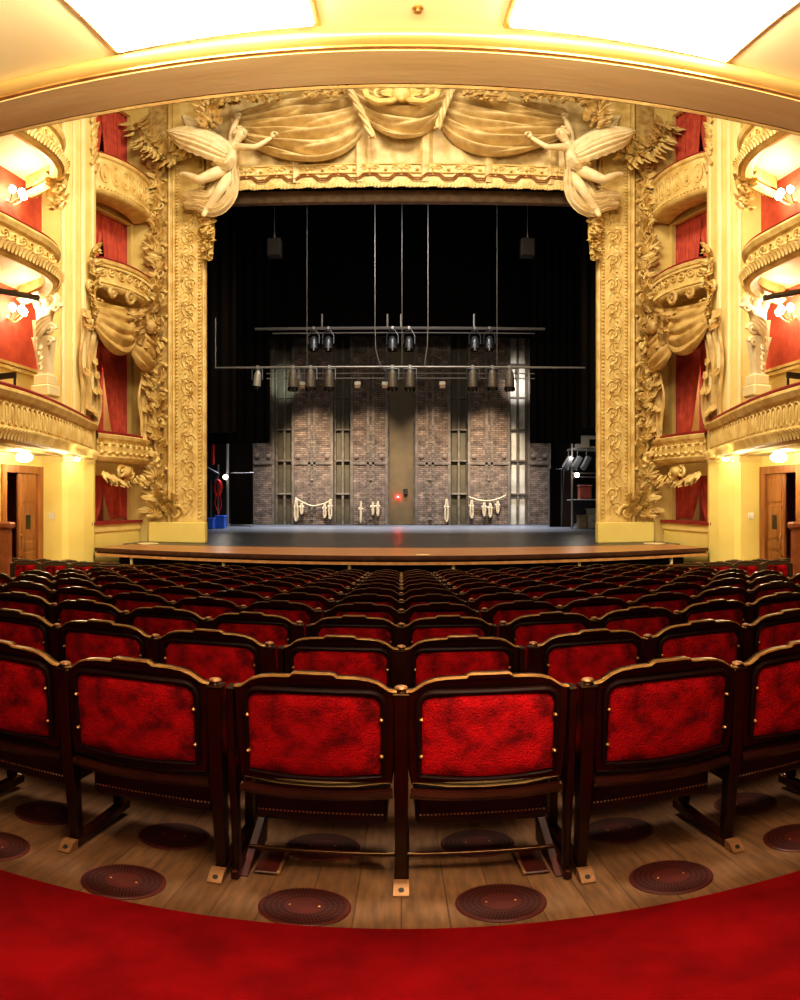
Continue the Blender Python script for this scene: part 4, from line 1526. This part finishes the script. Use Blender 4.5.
    # fixed-open leaf, slightly turned
    def leafbox(y0, y1, x, z0, z1, th):
        lf.bbox(x - th, x + th, y0, y1, z0, z1, .006)
    leafbox(12.05, 12.765, XW - .03, -.9, 1.735, .03)
    for z0, z1 in ((-.8, .05), (.12, .28), (.36, 1.05), (1.13, 1.62)):
        leafbox(12.14, 12.68, XW - .015, z0, z1, .03)
    lo_ = lf.build('door_leaf', M['door_wood'], fr)
    MB().bbox(XW + .01, XW + .022, 12.32, 12.50, .55, .85, .004).build('door_window', M['lens'], lo_)
    h = MB().tube(smooth_path([(XW + .0, 12.10, .0), (XW + .07, 12.10, .05), (XW + .07, 12.10, .40), (XW + .0, 12.10, .45)], 4), .014, 6)
    h.build('door_handle', M['brass'], lo_)
    g = MB().box(XW - .75, XW - .70, 11.2, 13.0, -.95, 1.9)
    g.box(XW - .75, XW - .05, 12.95, 13.0, -.95, 1.9)
    struct('wall_%s_passage' % sd, g, M['door_red'], smooth=0)
    # switch, ceiling lamps
    t = thing('wall_switch', 'white switch plate on the yellow wall below the first balcony, %s side' % sd, 'switch', (-7.34, 13.0, .8))
    q = at(52, 516, 13.0)
    MB().bbox(q.x - .07, q.x + .07, 12.982, 13.002, q.z - .07, q.z + .07, .008).build('plate', M['white'], t)
    MB().bbox(q.x - .03, q.x + .03, 12.972, 12.984, q.z - .035, q.z + .035, .004).build('rocker', M['white'], t)
    for px, py, Y, r_, lab in ((24, 466, 11.3, .17, 'lit ceiling lamp under the first balcony by the door, %s side' % sd),
                               (77, 465.5, 13.0, .07, 'small lit downlight under the first balcony by the pier, %s side' % sd)):
        q = at(px, py, Y)
        t = thing('ceiling_lamp', lab, 'lamp', (q.x, q.y, 2.12))
        MB().lathe([(r_ * .5, 2.085), (r_ * .55, 2.10), (r_ * .5, 2.12)], (q.x, q.y, 0), 14).build('rose', M['brass'], t)
        MB().ball((q.x, q.y, 2.085 - r_ * .45), (r_, r_, r_ * .55), 14, 8).build('globe', M['glow'], t)
    # wooden partition at the picture edge
    q = at(4, 522, 10.2)
    t = thing('wooden_partition', 'reddish wooden partition with moulded cap at the %s edge beside the door' % sd, 'partition', (q.x, 10.2, -.6))
    MB().bbox(q.x - .9, q.x + .10, 10.2, 10.32, -.72, q.z - .12, .01).build('panel', M['counter'], t)
    MB().bbox(q.x - .92, q.x + .15, 10.14, 10.38, q.z - .12, q.z, .03).build('cap', M['counter'], t)


for MIR in (1, -1):
    proscenium_side()
    side_house()
MIR = 1

# ------------------------------------------------------------------ stage house
YB = 29.5
SX = YB / F
def bx_(px):
    return math.tan((px - CX) / F) * YB
def bz_(px, py):
    return at(px, py, YB).z


g = MB().box(-11, 11, 15.25, 30.4, .06, .104)
struct('floor_stage', g, M['stage'], smooth=0)
g = MB().box(-12, 12, YB + .5, YB + .7, 0, 17)
struct('wall_stage_back', g, M['dark'], smooth=0)
for s, n in ((-1, 'left'), (1, 'right')):
    g = MB().box(min(s * 11, s * 11.2), max(s * 11, s * 11.2), 16.7, 30.2, 0, 17)
    struct('wall_stage_' + n, g, brick_mat('wing_brick_' + n, (.035, .026, .02), (.022, .017, .013), (.012, .01, .009), 1.0, bw=.6, rh=.2, bump=.5), smooth=0)
    g = MB().box(min(s * 5.25, s * 11.2), max(s * 5.25, s * 11.2), 16.85, 17.05, .105, 17)
    struct('wall_stage_front_' + n, g, M['dark'], smooth=0)
struct('ceiling_stage', MB().box(-12, 12, 16.6, 30.4, 17, 17.2), M['black'], smooth=0)
struct('wall_stage_front', MB().box(-7, 7, 16.85, 17.05, 9.6, 17), M['dark'], smooth=0)


def drape_black(name, label, x0, x1, z0, z1, y, m='black_leg', nf=8, amp=.06, cat='drape'):
    o = MB().grid(lambda u, v: Vector((x0 + (x1 - x0) * u, y + amp * math.sin(2 * PI * nf * u), z0 + (z1 - z0) * v)), nf * 6, 2).build(name, M[m])
    return tag(o, label, cat)


drape_black('border_curtain', 'wide black border cloth filling the top of the stage behind the lamps', -9.5, 9.5, at(400, 336, 27.5).z, 16.5, 27.5, 'black', 26, .05)
p0, p1 = at(200, 445, 21.5), at(270, 443, 21.5)
drape_black('leg_drape', 'flown black drape on the left of the stage, bottom hem well above the floor', p0.x - .6, p1.x, p1.z, 16.5, 21.5, 'black_leg', 9, .07)
p0, p1 = at(530, 443, 21.5), at(581, 443, 21.5)
drape_black('leg_drape', 'flown black drape on the right of the stage, bottom hem well above the floor', p0.x, p1.x, p0.z, 16.5, 21.5, 'black_leg', 7, .07)
p0, p1 = at(213, 433, 19.2), at(236, 433, 19.2)
drape_black('side_tab', 'narrow black tab hanging close behind the left proscenium edge', p0.x - .6, p1.x, p0.z, 16.5, 19.2, 'black', 4, .05)
p0, p1 = at(580, 428, 18.6), at(600, 428, 18.6)
drape_black('side_tab', 'narrow black tab hanging close behind the right proscenium edge', p0.x, p1.x + .4, p0.z, 16.5, 18.6, 'black', 4, .05)

# --- back wall: brick piers with riveted plates, steel panels, ochre door
def pier(px0, px1, label, plate=None, top=336):
    x0, x1 = bx_(px0), bx_(px1)
    zt = bz_(px0, 318)
    t = thing('brick_pier', label, 'pier', ((x0 + x1) / 2, YB, .1), 'brick piers of the stage back wall')
    MB().bbox(x0, x1, YB - .35, YB + .5, .1, zt, .03).build('masonry', M['brick'], t, smooth=0)
    if plate:
        g = MB()
        a, b = bx_(plate[0]), bx_(plate[1])
        g.bbox(a, a + .12, YB - .40, YB - .34, .1, zt, .01)
        g.bbox(b - .12, b, YB - .40, YB - .34, .1, zt, .01)
        for zz in (.3, 2.0, 3.6, 5.4, zt - .3):
            g.bbox(a, b, YB - .39, YB - .34, zz, zz + .06, .01)
        n = 46
        for i in range(n):
            z = .3 + (zt - .4) * i / n
            for x in (a + .06, b - .06):
                g.ball((x, YB - .41, z), .028, 6, 4)
        g.build('riveted_plate', M['steel'], t)
    g = MB()
    for py in (463,):
        z = bz_(px0, py)
        g.bbox(x0 - .02, x1 + .02, YB - .40, YB - .33, z - .10, z + .02, .01)
    g.bbox(x0 - .05, x0 + .08, YB - .39, YB + .1, .1, zt, .01)
    g.bbox(x1 - .08, x1 + .05, YB - .39, YB + .1, .1, zt, .01)
    g.build('steel_straps', M['steel'], t)
    for px in (px0 + 5, px1 - 5):
        MB().ball((bx_(px), YB - .37, bz_(px, 457)), (.12, .04, .12), 8, 5).build('wall_tie', M['patch'], t)


pier(254, 275, 'leftmost narrow brick pier of the stage back wall, half behind the black flat')
pier(294, 333, 'brick pier of the stage back wall with a rope swag and coils, left', (309, 317))
pier(352, 387, 'brick pier just left of the ochre door on the stage back wall', (367, 375))
pier(416, 449, 'brick pier just right of the ochre door on the stage back wall', (425, 434))
pier(468, 508, 'brick pier of the stage back wall with a rope swag and coils, right', (484, 492))
pier(527, 548, 'rightmost narrow brick pier of the stage back wall')
t = thing('stage_door', 'tall ochre steel door in the middle of the stage back wall', 'door', (bx_(401), YB, .1))
MB().bbox(bx_(388.5), bx_(414.5), YB - .1, YB, .1, bz_(400, 330), .02).build('panel', M['olive_door'], t)
g = MB()
for px in (388.5, 414.5):
    g.bbox(bx_(px) - .05, bx_(px) + .05, YB - .2, YB, .1, bz_(400, 330), .01)
g.build('frame', M['steel'], t)
p = at(405.5, 492, YB)
MB().bbox(p.x - .09, p.x + .09, YB - .2, YB - .1, p.z - .13, p.z + .13, .02).build('lock_box', M['lens'], t)
p = at(398, 497, YB)
MB().ball((p.x, YB - .16, p.z), .055, 10, 6).build('red_indicator_lamp', M['red_dot'], t)
def steel_panel(px0, px1, label, m):
    x0, x1 = bx_(px0), bx_(px1)
    zt = bz_(px0, 330)
    t = thing('steel_partition', label, 'partition', ((x0 + x1) / 2, YB, .1), 'steel panels of the stage back wall')
    MB().bbox(x0, x1, YB + .02, YB + .1, .1, zt, .01).build('sheet', m, t)
    g = MB()
    for x in (x0, (x0 + x1) / 2, x1):
        g.bbox(x - .05, x + .05, YB - .12, YB + .04, .1, zt, .01)
    for py in (494, 461, 430, 398, 366):
        z = bz_(px0, py)
        g.bbox(x0, x1, YB - .14, YB + .04, z - .04, z + .04, .01)
    g.build('frame', M['steel'], t)
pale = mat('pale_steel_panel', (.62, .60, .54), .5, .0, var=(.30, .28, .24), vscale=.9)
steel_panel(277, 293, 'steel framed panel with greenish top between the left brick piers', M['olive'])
steel_panel(335, 351, 'olive steel framed panel left of centre on the stage back wall', M['olive'])
steel_panel(450, 467, 'olive steel framed panel right of centre on the stage back wall', M['olive'])
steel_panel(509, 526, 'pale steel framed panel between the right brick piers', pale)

# --- ropes
def rope(label, pts):
    o = MB().tube(smooth_path([at(px, py, YB - .5) for px, py in pts], 6), .035, 6).build('rope_swag', M['rope'])
    tag(o, label, 'rope')
def coil(px, py0, py1, w, label):
    g = MB()
    top, bot = at(px, py0, YB - .46), at(px, py1, YB - .46)
    L_ = top.z - bot.z
    for q in range(3):
        pts = []
        for k in range(15):
            a = 2 * PI * k / 14
            pts.append(Vector((top.x + math.sin(a) * w * (.6 + .3 * q) * (1.15 - .6 * math.cos(a)) * .20, YB - .46 - .05 * q, (top.z + bot.z) / 2 + math.cos(a) * L_ / 2)))
        g.tube(pts, .042, 6, cap=False)
    g.tube([top + Vector((-.1, -.02, -L_ * .35)), top + Vector((.1, -.1, -L_ * .37))], .06, 6)
    tag(g.build('rope_coil', M['rope']), label, 'rope', 'rope coils on the stage back wall')
rope('pale rope swagged across the left brick pier', [(295, 498), (304, 503), (313, 506), (323, 504), (332, 500)])
rope('pale rope swagged across the right brick pier', [(469, 497), (478, 500), (488, 501), (498, 499), (506, 495)])
for px, a, b, w, lab in ((296.5, 499, 521, .24, 'long pale rope coil at the left end of the left rope swag'),
                         (302, 503, 514, .15, 'short pale rope coil, second from the left on the left rope swag'),
                         (325, 503, 518, .15, 'pale rope coil near the right end of the left rope swag'),
                         (330.5, 499, 519, .19, 'pale rope coil at the right end of the left rope swag'),
                         (361, 501, 523, .05, 'thin rope hanging at the left of the pier beside the ochre door'),
                         (373, 502, 515, .08, 'short rope loop in the middle of the pier left of the ochre door'),
                         (378, 501, 516, .10, 'rope coil at the right of the pier left of the ochre door'),
                         (446.5, 499, 522, .22, 'large single rope coil on the pier right of the ochre door'),
                         (471.5, 500, 518, .20, 'pale rope coil at the left end of the right rope swag'),
                         (484, 502, 516, .15, 'pale rope coil, second from the left on the right rope swag'),
                         (490, 503, 517, .18, 'pale rope coil, third from the left on the right rope swag'),
                         (497.5, 501, 513, .14, 'short pale rope coil, rightmost on the right rope swag')):
    coil(px, a, b, w, lab)

# --- flying bars, cables, lamps
def bar(name, label, px0, px1, py, Y, r_):
    a, b = at(px0, py, Y), at(px1, py, Y)
    b.z = a.z = at(CX, py, Y).z
    t = thing(name, label, 'bar', ((a.x + b.x) / 2, Y, a.z))
    MB().tube([a.lerp(b, k / 12) + Vector((0, 0, BARK * (a.lerp(b, k / 12).x) ** 2)) for k in range(13)], r_, 8).build('pipe', M['pipe'], t)
    return t, a.z
Y2, Y1 = 18.2, 21.0
BARK = .0042
t2, z2 = bar('lighting_bar', 'lower and longer flown lighting bar over the stage', 215, 585, 367, Y2, .033)
z3 = z2 - .20
for px0, px1, dz in ((266, 535, -.16), (266, 535, -.30)):
    a, b = at(px0, 371, Y2), at(px1, 371, Y2)
    MB().tube([(a.x + (b.x - a.x) * k / 8, Y2 + .06, z2 + dz + BARK * (a.x + (b.x - a.x) * k / 8) ** 2) for k in range(9)], .014, 6).build('cable_rail', M['pipe'], t2)
a = at(215.5, 320, Y2)
MB().tube([(a.x, Y2, z2 + BARK * a.x ** 2), (a.x, Y2, at(215.5, 318, Y2).z)], .018, 6).build('end_riser', M['pipe'], t2)
t1, z1 = bar('lighting_bar', 'upper and shorter flown lighting bar over the stage', 255, 545, 328, Y1, .05)
for px0, px1 in ((272, 535),):
    a, b = at(px0, 330, Y1), at(px1, 330, Y1)
    MB().tube([(a.x + (b.x - a.x) * k / 8, Y1 + .05, z1 - .14 + BARK * (a.x + (b.x - a.x) * k / 8) ** 2) for k in range(9)], .02, 6).build('cable_rail', M['pipe'], t1)
for n_, (px, lab) in enumerate(((307, 'leftmost vertical steel cable above the lower lighting bar'), (375, 'vertical cable bending at the lower bar, left of centre'),
                (402, 'vertical steel cable in the middle above the lower lighting bar'), (428, 'vertical cable bending at the lower bar, right of centre'),
                (497, 'rightmost vertical steel cable above the lower lighting bar'))):
    x = at(px, 400, Y2).x
    pts = [(x, Y2, 11.5), (x, Y2, z2 + 1.2)]
    if n_ == 1:
        pts += [(x + .02, Y2 - .05, z2 + .5), (x + .12, Y2 - .08, z2 + .1), (x + .30, Y2 - .1, z2 - .14)]
    elif n_ == 3:
        pts += [(x - .02, Y2 - .05, z2 + .6), (x - .10, Y2 - .05, z2 + .03)]
    else:
        pts += [(x, Y2, z2 + .02)]
    o = MB().tube(pts, .013 if n_ in (1, 3) else .008, 6).build('hanging_cable', M['cable'])
    tag(o, lab, 'cable', 'cables over the stage')
for px, lab in ((322, 'short pale rod above the upper lighting bar over its first lamp pair'), (387.5, 'short pale rod above the upper lighting bar left of centre'),
                (474, 'short pale rod above the upper lighting bar by its right lamp pair'), (401, 'short pale rod above the upper lighting bar beside the middle cable')):
    x = at(px, 330, Y1).x
    o = MB().tube([(x, Y1, z1 + .03), (x, Y1, at(px, 314, Y1).z)], .03, 6).build('bar_rod', M['lamp_white'])
    tag(o, lab, 'rod', 'rods on the upper bar')


def lamp(px, py0, py1, Y, zbar, w, body, label, group, tilt=0.0, glint=False):
    c0, c1 = at(px, py0, Y), at(px, py1, Y)
    x = c0.x
    y = Y - .1
    zbar += BARK * x * x
    t = thing('stage_lamp', label, 'lamp', (x, Y, zbar), group)
    h = c0.z - c1.z
    m3 = Matrix.Rotation(tilt, 3, 'Y')
    MB().lathe([(w * .35, h / 2), (w * .62, h * .42), (w * .86, h * .25), (w * .92, 0), (w * .95, -h * .33)], (x, y, (c0.z + c1.z) / 2), 14, m3).build('housing', M[body], t)
    MB().lathe([(w * .95, -h * .33), (w * 1.08, -h * .35), (w * 1.08, -h * .5), (w * .98, -h * .5), (w * .9, -h * .42)], (x, y, (c0.z + c1.z) / 2), 14, m3).build('lens_hood', M['lens'], t)
    cz = (c0.z + c1.z) / 2
    MB().tube([(x - w * 1.25, y, cz), (x - w * 1.25, y, c0.z + .02), (x - w * .4, y, zbar - .06), (x + w * .4, y, zbar - .06), (x + w * 1.25, y, c0.z + .02), (x + w * 1.25, y, cz)], .016, 5).build('yoke', M['lamp_black'], t)
    MB().bbox(x - .045, x + .045, Y - .08, Y + .06, zbar - .09, zbar + .05, .01).build('clamp', M['pipe'], t)
names = ['leftmost', 'second', 'third', 'fourth', 'fifth', 'sixth', 'seventh', 'eighth']
for i, px in enumerate((293.5, 311, 329.5, 392.5, 410, 472.5, 492, 509)):
    lamp(px, 370, 391.5, Y2, z2, .135, 'lamp_grey', 'grey spotlight on the lower lighting bar, %s of its eight large lamps%s' % (names[i], '' if i == 0 else ' from the left'), 'lamps of the lower bar')
lamp(258, 371, 390, Y2, z2, .115, 'lamp_white', 'pale spotlight alone near the left end of the lower lighting bar', 'lamps of the lower bar', .1)
for i, (px, lab) in enumerate(((314, 'left of the two dark lamps at the left of the upper lighting bar'), (328.5, 'right of the two dark lamps at the left of the upper lighting bar'),
             (392.5, 'dark lamp just left of the middle cable under the upper lighting bar'), (409, 'dark lamp just right of the middle cable under the upper lighting bar'),
             (474.5, 'left of the two dark lamps at the right of the upper lighting bar'), (489, 'right of the two dark lamps at the right of the upper lighting bar'))):
    lamp(px, 337, 352, Y1, z1, .14, 'lamp_black', lab, 'lamps of the upper bar')
for px, lab in ((302.5, 'small pale flood between the first two large lamps of the lower bar'), (357.5, 'small pale flood alone left of centre under the lower bar'),
                (385, 'small pale flood beside the fourth large lamp of the lower bar'), (442.5, 'small pale flood alone right of centre under the lower bar')):
    p = at(px, 385, Y2)
    t = thing('small_flood', lab, 'lamp', (p.x, Y2, z2), 'small floods of the lower bar')
    MB().bbox(p.x - .09, p.x + .09, Y2 - .02, Y2 + .12, p.z - .02, p.z + .10, .02).build('housing', M['lamp_white'], t)
    MB().bbox(p.x - .075, p.x + .075, Y2 - .035, Y2 + .10, p.z - .09, p.z - .02, .01).build('lens', mat('amber_lens', (.20, .12, .07), .4), t)
    MB().tube([(p.x, Y2 + .04, p.z + .09), (p.x, Y2 + .02, z2 - .02)], .014, 5).build('stem', M['lamp_black'], t)
for px, py, lab in ((274.5, 248, 'dark box speaker hanging at the upper left of the stage'), (527.5, 248, 'dark box speaker hanging at the upper right of the stage')):
    p = at(px, py, 18.6)
    t = thing('hanging_speaker', lab, 'speaker', tuple(p), 'hanging speakers')
    MB().bbox(p.x - .19, p.x + .19, 18.45, 18.8, p.z - .28, p.z + .28, .02).build('cabinet', mat('brown_speaker', (.016, .012, .009), .6), t)
    MB().tube([(p.x, 18.6, p.z + .28), (p.x, 18.6, p.z + .55), (p.x, 18.6, 11)], [.035, .012, .008], 6).build('suspension', M['pipe'], t)

# --- wings
a, b = at(231, 478, 27.0), at(253, 520, 27.0)
t = thing('black_flat', 'tall black flat standing left of the brick piers at the back of the stage', 'flat', ((a.x + b.x) / 2, 27, .1))
MB().bbox(a.x, b.x, 26.95, 27.05, .104, at(240, 440, 27).z, .01).build('cloth', M['black'], t)
MB().tube([(a.x, 26.92, at(240, 473, 27).z), (b.x, 26.92, at(240, 473, 27).z)], .03, 6).build('batten', M['pipe'], t)
MB().bbox(a.x, b.x, 26.85, 26.95, .104, .17, .01).build('foot_rail', M['cable'], t)
x = at(227.5, 480, 26.5).x
t = thing('steel_post', 'upright steel post with a small lit lamp at the left side of the stage', 'post', (x, 26.5, .1))
MB().tube([(x, 26.5, .104), (x, 26.5, 8)], .06, 8).build('post_tube', M['pipe'], t)
p = at(225.5, 477, 26.3)
MB().ball(p, .10, 10, 6).build('lit_bulb', M['glow_soft'], t)
MB().tube([p, (x, 26.5, p.z)], .02, 5).build('arm', M['pipe'], t)
# hose reel with riser
p = at(217.5, 488, 25)
t = thing('hose_reel', 'red fire hose reel with red riser at the left side of the stage', 'hose', (p.x, 25, .1))
MB().tube([p + Vector((.02 + .17 * math.cos(q) * (1 - .02 * q), -.03 * q / 6, .30 * math.sin(q))) for q in [2 * PI * k / 16 for k in range(65)]], .035, 6).build('coiled_hose', M['red_hose'], t)
MB().tube([p + Vector((.1, 0, -.2)), p + Vector((.15, 0, -.7)), p + Vector((.05, 0, -1.0)), p + Vector((-.1, 0, -.6)), p + Vector((-.05, 0, -.2))], .025, 6).build('hose_loop', M['red_hose'], t)
MB().tube([(at(213, 480, 25).x, 25, p.z + .9), (at(213, 480, 25).x, 25, 4.5)], .07, 6).build('riser', M['red_hose'], t)
MB().tube([(p.x, 25.1, .104), (p.x, 25.1, p.z + .9)], .04, 6).build('stand', M['pipe'], t)
for px0, px1, py0, py1, Y, lab in ((207.5, 212.5, 518, 523, 24, 'small blue crate standing at the far left of the stage'), (215, 224, 515.5, 522, 24.6, 'blue crate under the red hose reel')):
    a, b = at(px0, py0, Y), at(px1, py1, Y)
    t = thing('blue_crate', lab, 'crate', ((a.x + b.x) / 2, Y, .104), 'blue crates in the left wing')
    MB().bbox(a.x, b.x, Y, Y + .4, .104, max(.35, a.z), .02).build('tub', M['blue'], t)
    MB().bbox(a.x - .02, b.x + .02, Y - .02, Y + .42, max(.35, a.z) - .05, max(.35, a.z), .01).build('lip', M['blue'], t)
p = at(211, 474, 24.8)
t = thing('wing_floodlight', 'dark tilted floodlight on a stand in the left wing beside the red hose', 'lamp', (p.x, 24.8, .1))
MB().bbox(-.30, .30, -.1, .1, -.18, .18, .03, Matrix.Translation(p) @ Matrix.Rotation(.5, 4, 'Y')).build('head', M['lamp_black'], t)
MB().tube([p, (p.x, 24.8, .104)], .03, 6).build('stand', M['pipe'], t)
# right wing: rack with tilted lamps
p = at(582, 470, 24.5)
xr0, xr1 = at(572, 470, 24.5).x, at(600, 470, 24.5).x
t = thing('equipment_rack', 'grey shelving rack with horizontal rails in the right wing of the stage', 'rack', (p.x, 24.5, .1))
g = MB()
for x in (xr0, xr1 + .4):
    g.tube([(x, 24.5, .104), (x, 24.5, at(580, 432, 24.5).z)], .04, 6)
for py in (449, 473, 477, 500):
    g.tube([(xr0, 24.5, at(580, py, 24.5).z), (xr1 + .4, 24.5, at(580, py, 24.5).z)], .03, 6)
g.build('frame', M['pipe'], t)
for py in (500, 449):
    z = at(580, py, 24.5).z
    MB().bbox(xr0, xr1 + .4, 24.5, 25.3, z - .03, z + .02, .01).build('shelf', M['cable'], t)
a = at(582, 440, 24.5)
t = thing('grey_case', 'pale grey equipment case on top of the rack in the right wing', 'case', tuple(a))
z0 = at(580, 449, 24.5).z + .02
MB().bbox(a.x - .1, a.x + 1.0, 24.55, 25.2, z0, z0 + .5, .03).build('body', mat('grey_case_paint', (.22, .20, .16), .6), t)
MB().bbox(a.x + .3, a.x + .6, 24.52, 24.56, z0 + .1, z0 + .35, .01).build('label_plate', M['lens'], t)
for i, px in enumerate((568, 577, 586)):
    p = at(px, 463, 24.2)
    t = thing('rack_lamp', 'tilted pale fronted lamp on the right wing rack, %s of three' % ('left', 'middle', 'right')[i], 'lamp', tuple(p), 'tilted lamps in the right wing')
    Mx = Matrix.Translation(p) @ Matrix.Rotation(-.0, 4, 'Z') @ Matrix.Rotation(.5, 4, 'Y')
    MB().bbox(-.10, .10, -.15, .15, -.27, .27, .03, Mx).build('shell', M['lamp_black'], t)
    MB().bbox(-.115, -.095, -.13, .13, -.22, .22, .005, Mx).build('face_panel', M['lamp_white'], t)
    MB().tube([p, p + Vector((.05, .1, .55))], .02, 5).build('hanger', M['pipe'], t)
p = at(577, 475, 24.2)
t = thing('work_light', 'small bright work light on the rack in the right wing', 'lamp', tuple(p))
MB().ball(p, .09, 10, 6).build('bulb', M['glow_soft'], t)
MB().tube([p, p + Vector((.1, .2, .05)), (p.x + .1, 24.5, p.z + .05)], .02, 5).build('arm', M['pipe'], t)
for px0, px1, py0, py1, rz, lab in ((549, 561, 469, 521, .0, 'black upright flat leaning behind the right brick pier'), (561, 573, 466, 521, -.12, 'dark brown scenery flat leaning in the right wing')):
    a, b = at(px0, py0, 26.5), at(px1, py1, 26.5)
    t = thing('leaning_flat', lab, 'flat', ((a.x + b.x) / 2, 26.5, .1))
    m_ = M['black'] if rz == 0 else mat('dark_brown_flat', (.035, .018, .012), .6)
    MB().prism([(a.x, .105), (b.x, .105), (b.x + rz, a.z), (a.x - rz, a.z)][::-1], 26.45, 26.5).build('panel', m_, t, smooth=0)
    MB().tube([(a.x, 26.43, .11), (a.x - rz, 26.43, a.z), (b.x + rz, 26.43, a.z), (b.x, 26.43, .11)], .025, 5).build('edge_frame', M['cable'], t)
for i, (px, py, w, h, Y, c, lab) in enumerate(((586, 492, .45, .5, 24.9, (.30, .07, .04), 'rust red box on the lower shelf of the right wing rack'),
                                       (594, 512, .4, .7, 24.4, (.20, .19, .18), 'tall grey bin on the floor of the right wing'),
                                       (583, 514, .3, .45, 24.6, (.16, .12, .07), 'brown carton on the floor of the right wing'))):
    p = at(px, py, Y)
    z = .104 if i else at(580, 500, 24.5).z + .02
    t = thing('storage_box', lab, 'box', (p.x, Y, z))
    mm = mat('storage_paint', c, .6, var=tuple(q * .6 for q in c), vscale=5)
    MB().bbox(p.x - w / 2, p.x + w / 2, Y, Y + .4, z, z + h, .02).build('body', mm, t)
    MB().bbox(p.x - w / 2 - .02, p.x + w / 2 + .02, Y - .02, Y + .42, z + h - .01, z + h + .05, .01).build('lid', mm, t)

# ------------------------------------------------------------------ light
def area(name, loc, target, size, power, col, size_y=None):
    l = bpy.data.lights.new(name, 'AREA')
    l.energy = power
    l.color = col
    l.size = size
    if size_y:
        l.shape = 'RECTANGLE'
        l.size_y = size_y
    o = bpy.data.objects.new(name, l)
    COL.objects.link(o)
    o.location = loc
    d = Vector(target) - Vector(loc)
    o.rotation_euler = d.to_track_quat('-Z', 'Y').to_euler()
    return o


def point(name, loc, power, col, r=.15):
    l = bpy.data.lights.new(name, 'POINT')
    l.energy = power
    l.color = col
    l.shadow_soft_size = r
    o = bpy.data.objects.new(name, l)
    COL.objects.link(o)
    o.location = loc


def spot(name, loc, target, power, col, ang, blend=.8, r=.1):
    l = bpy.data.lights.new(name, 'SPOT')
    l.energy = power
    l.color = col
    l.spot_size = math.radians(ang)
    l.spot_blend = blend
    l.shadow_soft_size = r
    o = bpy.data.objects.new(name, l)
    COL.objects.link(o)
    o.location = loc
    d = Vector(target) - Vector(loc)
    o.rotation_euler = d.to_track_quat('-Z', 'Y').to_euler()


WARM = (1, .86, .62)
area('chandelier_light', (0, 8.5, 13.2), (0, 9.6, 0), 4.0, 1500, WARM)
area('proscenium_fill_light', (0, 3.5, 9.5), (0, 16, 7.5), 5.0, 330, WARM, 3)  # added frontal fill for the proscenium, no fixture behind it
for s in (-1, 1):
    area('side_house_light', (s * 1.5, 7.0, 8.5), (s * 7, 13.5, 4.0), 2.5, 130, WARM)
    for z in (5.0, 7.72):
        point('wall_lamp_light', (s * 7.0, 11.5, z + .25), 22, (1, .84, .6), .12)
    point('door_lamp_light', (s * 6.1, 11.3, 1.75), 55, (1, .86, .6), .12)
    point('pier_lamp_light', (s * 6.3, 12.9, 1.85), 10, (1, .86, .6), .08)
    area('under_balcony_light', (s * 6.6, 9.6, 2.05), (s * 6.8, 10.4, -1), 1.2, 25, (1, .88, .6), 3)
area('rear_stalls_light', (.35, .2, 2.24), (.1, 1.9, -.2), .9, 8, (1, .82, .58), .6)
area('ceiling_fill_light', (0, .3, 1.95), (0, .9, 2.27), .8, 42, (1, .84, .56), .5)  # unseen upward lamp added to brighten the ceiling around the panels
spot('seat_fill_spot', (.9, .5, 2.2), (.27, 2.0, .58), 230, (1, .80, .55), 20, .9, .05)  # added spot that brightens the seat right of the centre post
for s in (-1, 1):
    point('box_lamp_light', (s * 7.75, 15.0, 4.3), 30, (1, .82, .6), .1)
    point('box_lamp_light', (s * 7.75, 15.0, 1.2), 5, (1, .82, .6), .1)
# stage working light
for px, w in ((313, 60), (370, 45), (433, 45), (488, 60)):
    p = at(px, 440, YB)
    spot('stage_work_spot', (p.x * .92, 24.5, 7.2), (p.x, YB, 2.6), w * 80, (1, .83, .62), 40, 1.0, .1)
area('bar_front_light', (0, 16.9, 8.6), (0, 21, 5.6), 4, 150, (1, .95, .9), .4)  # added fill that brightens the lamps hung on the bars
spot('stage_panel_spot', (at(284, 340, YB).x, 25.5, 6.0), (at(285, 360, YB).x, YB, 6.4), 700, (.85, 1, .85), 30, 1.0)
spot('stage_panel_spot', (at(517, 340, YB).x, 25.5, 5.0), (at(517, 370, YB).x, YB, 6.4), 1500, (1, .97, .92), 30, 1.0)
area('stage_floor_light', (0, 27.2, 7.3), (0, 26.6, 0), 14, 1700, (.88, .92, 1.0), .4).data.spread = math.radians(70)
point('left_wing_light', (at(223, 478, 25.5).x, 25.2, 2.6), 26, (1, .95, .88), .08)
point('right_wing_light', (at(574, 474, 24).x, 23.6, 2.8), 26, (1, .9, .78), .08)

w = bpy.data.worlds.new('world')
sc.world = w
w.use_nodes = True
w.node_tree.nodes['Background'].inputs['Color'].default_value = (1, .78, .5, 1)
w.node_tree.nodes['Background'].inputs['Strength'].default_value = .05

cd = bpy.data.cameras.new('camera')
co = bpy.data.objects.new('camera', cd)
COL.objects.link(co)
co.location = (0, 0, EYE)
co.rotation_euler = (PI / 2, 0, 0)
cd.type = 'PANO'
cd.panorama_type = 'EQUIRECTANGULAR'
cd.longitude_min, cd.longitude_max = -CX / F, (800 - CX) / F
cd.latitude_min, cd.latitude_max = -CY / F, (1000 - CY) / F
cd.clip_start, cd.clip_end = .05, 100
sc.camera = co
sc.view_settings.view_transform = 'Standard'
sc.view_settings.look = 'Medium High Contrast'
sc.view_settings.exposure = 0.0
try:
    sc.cycles.use_denoising = True
    sc.cycles.max_bounces = 6
    sc.cycles.diffuse_bounces = 3
    sc.cycles.sample_clamp_indirect = 4
except Exception:
    pass
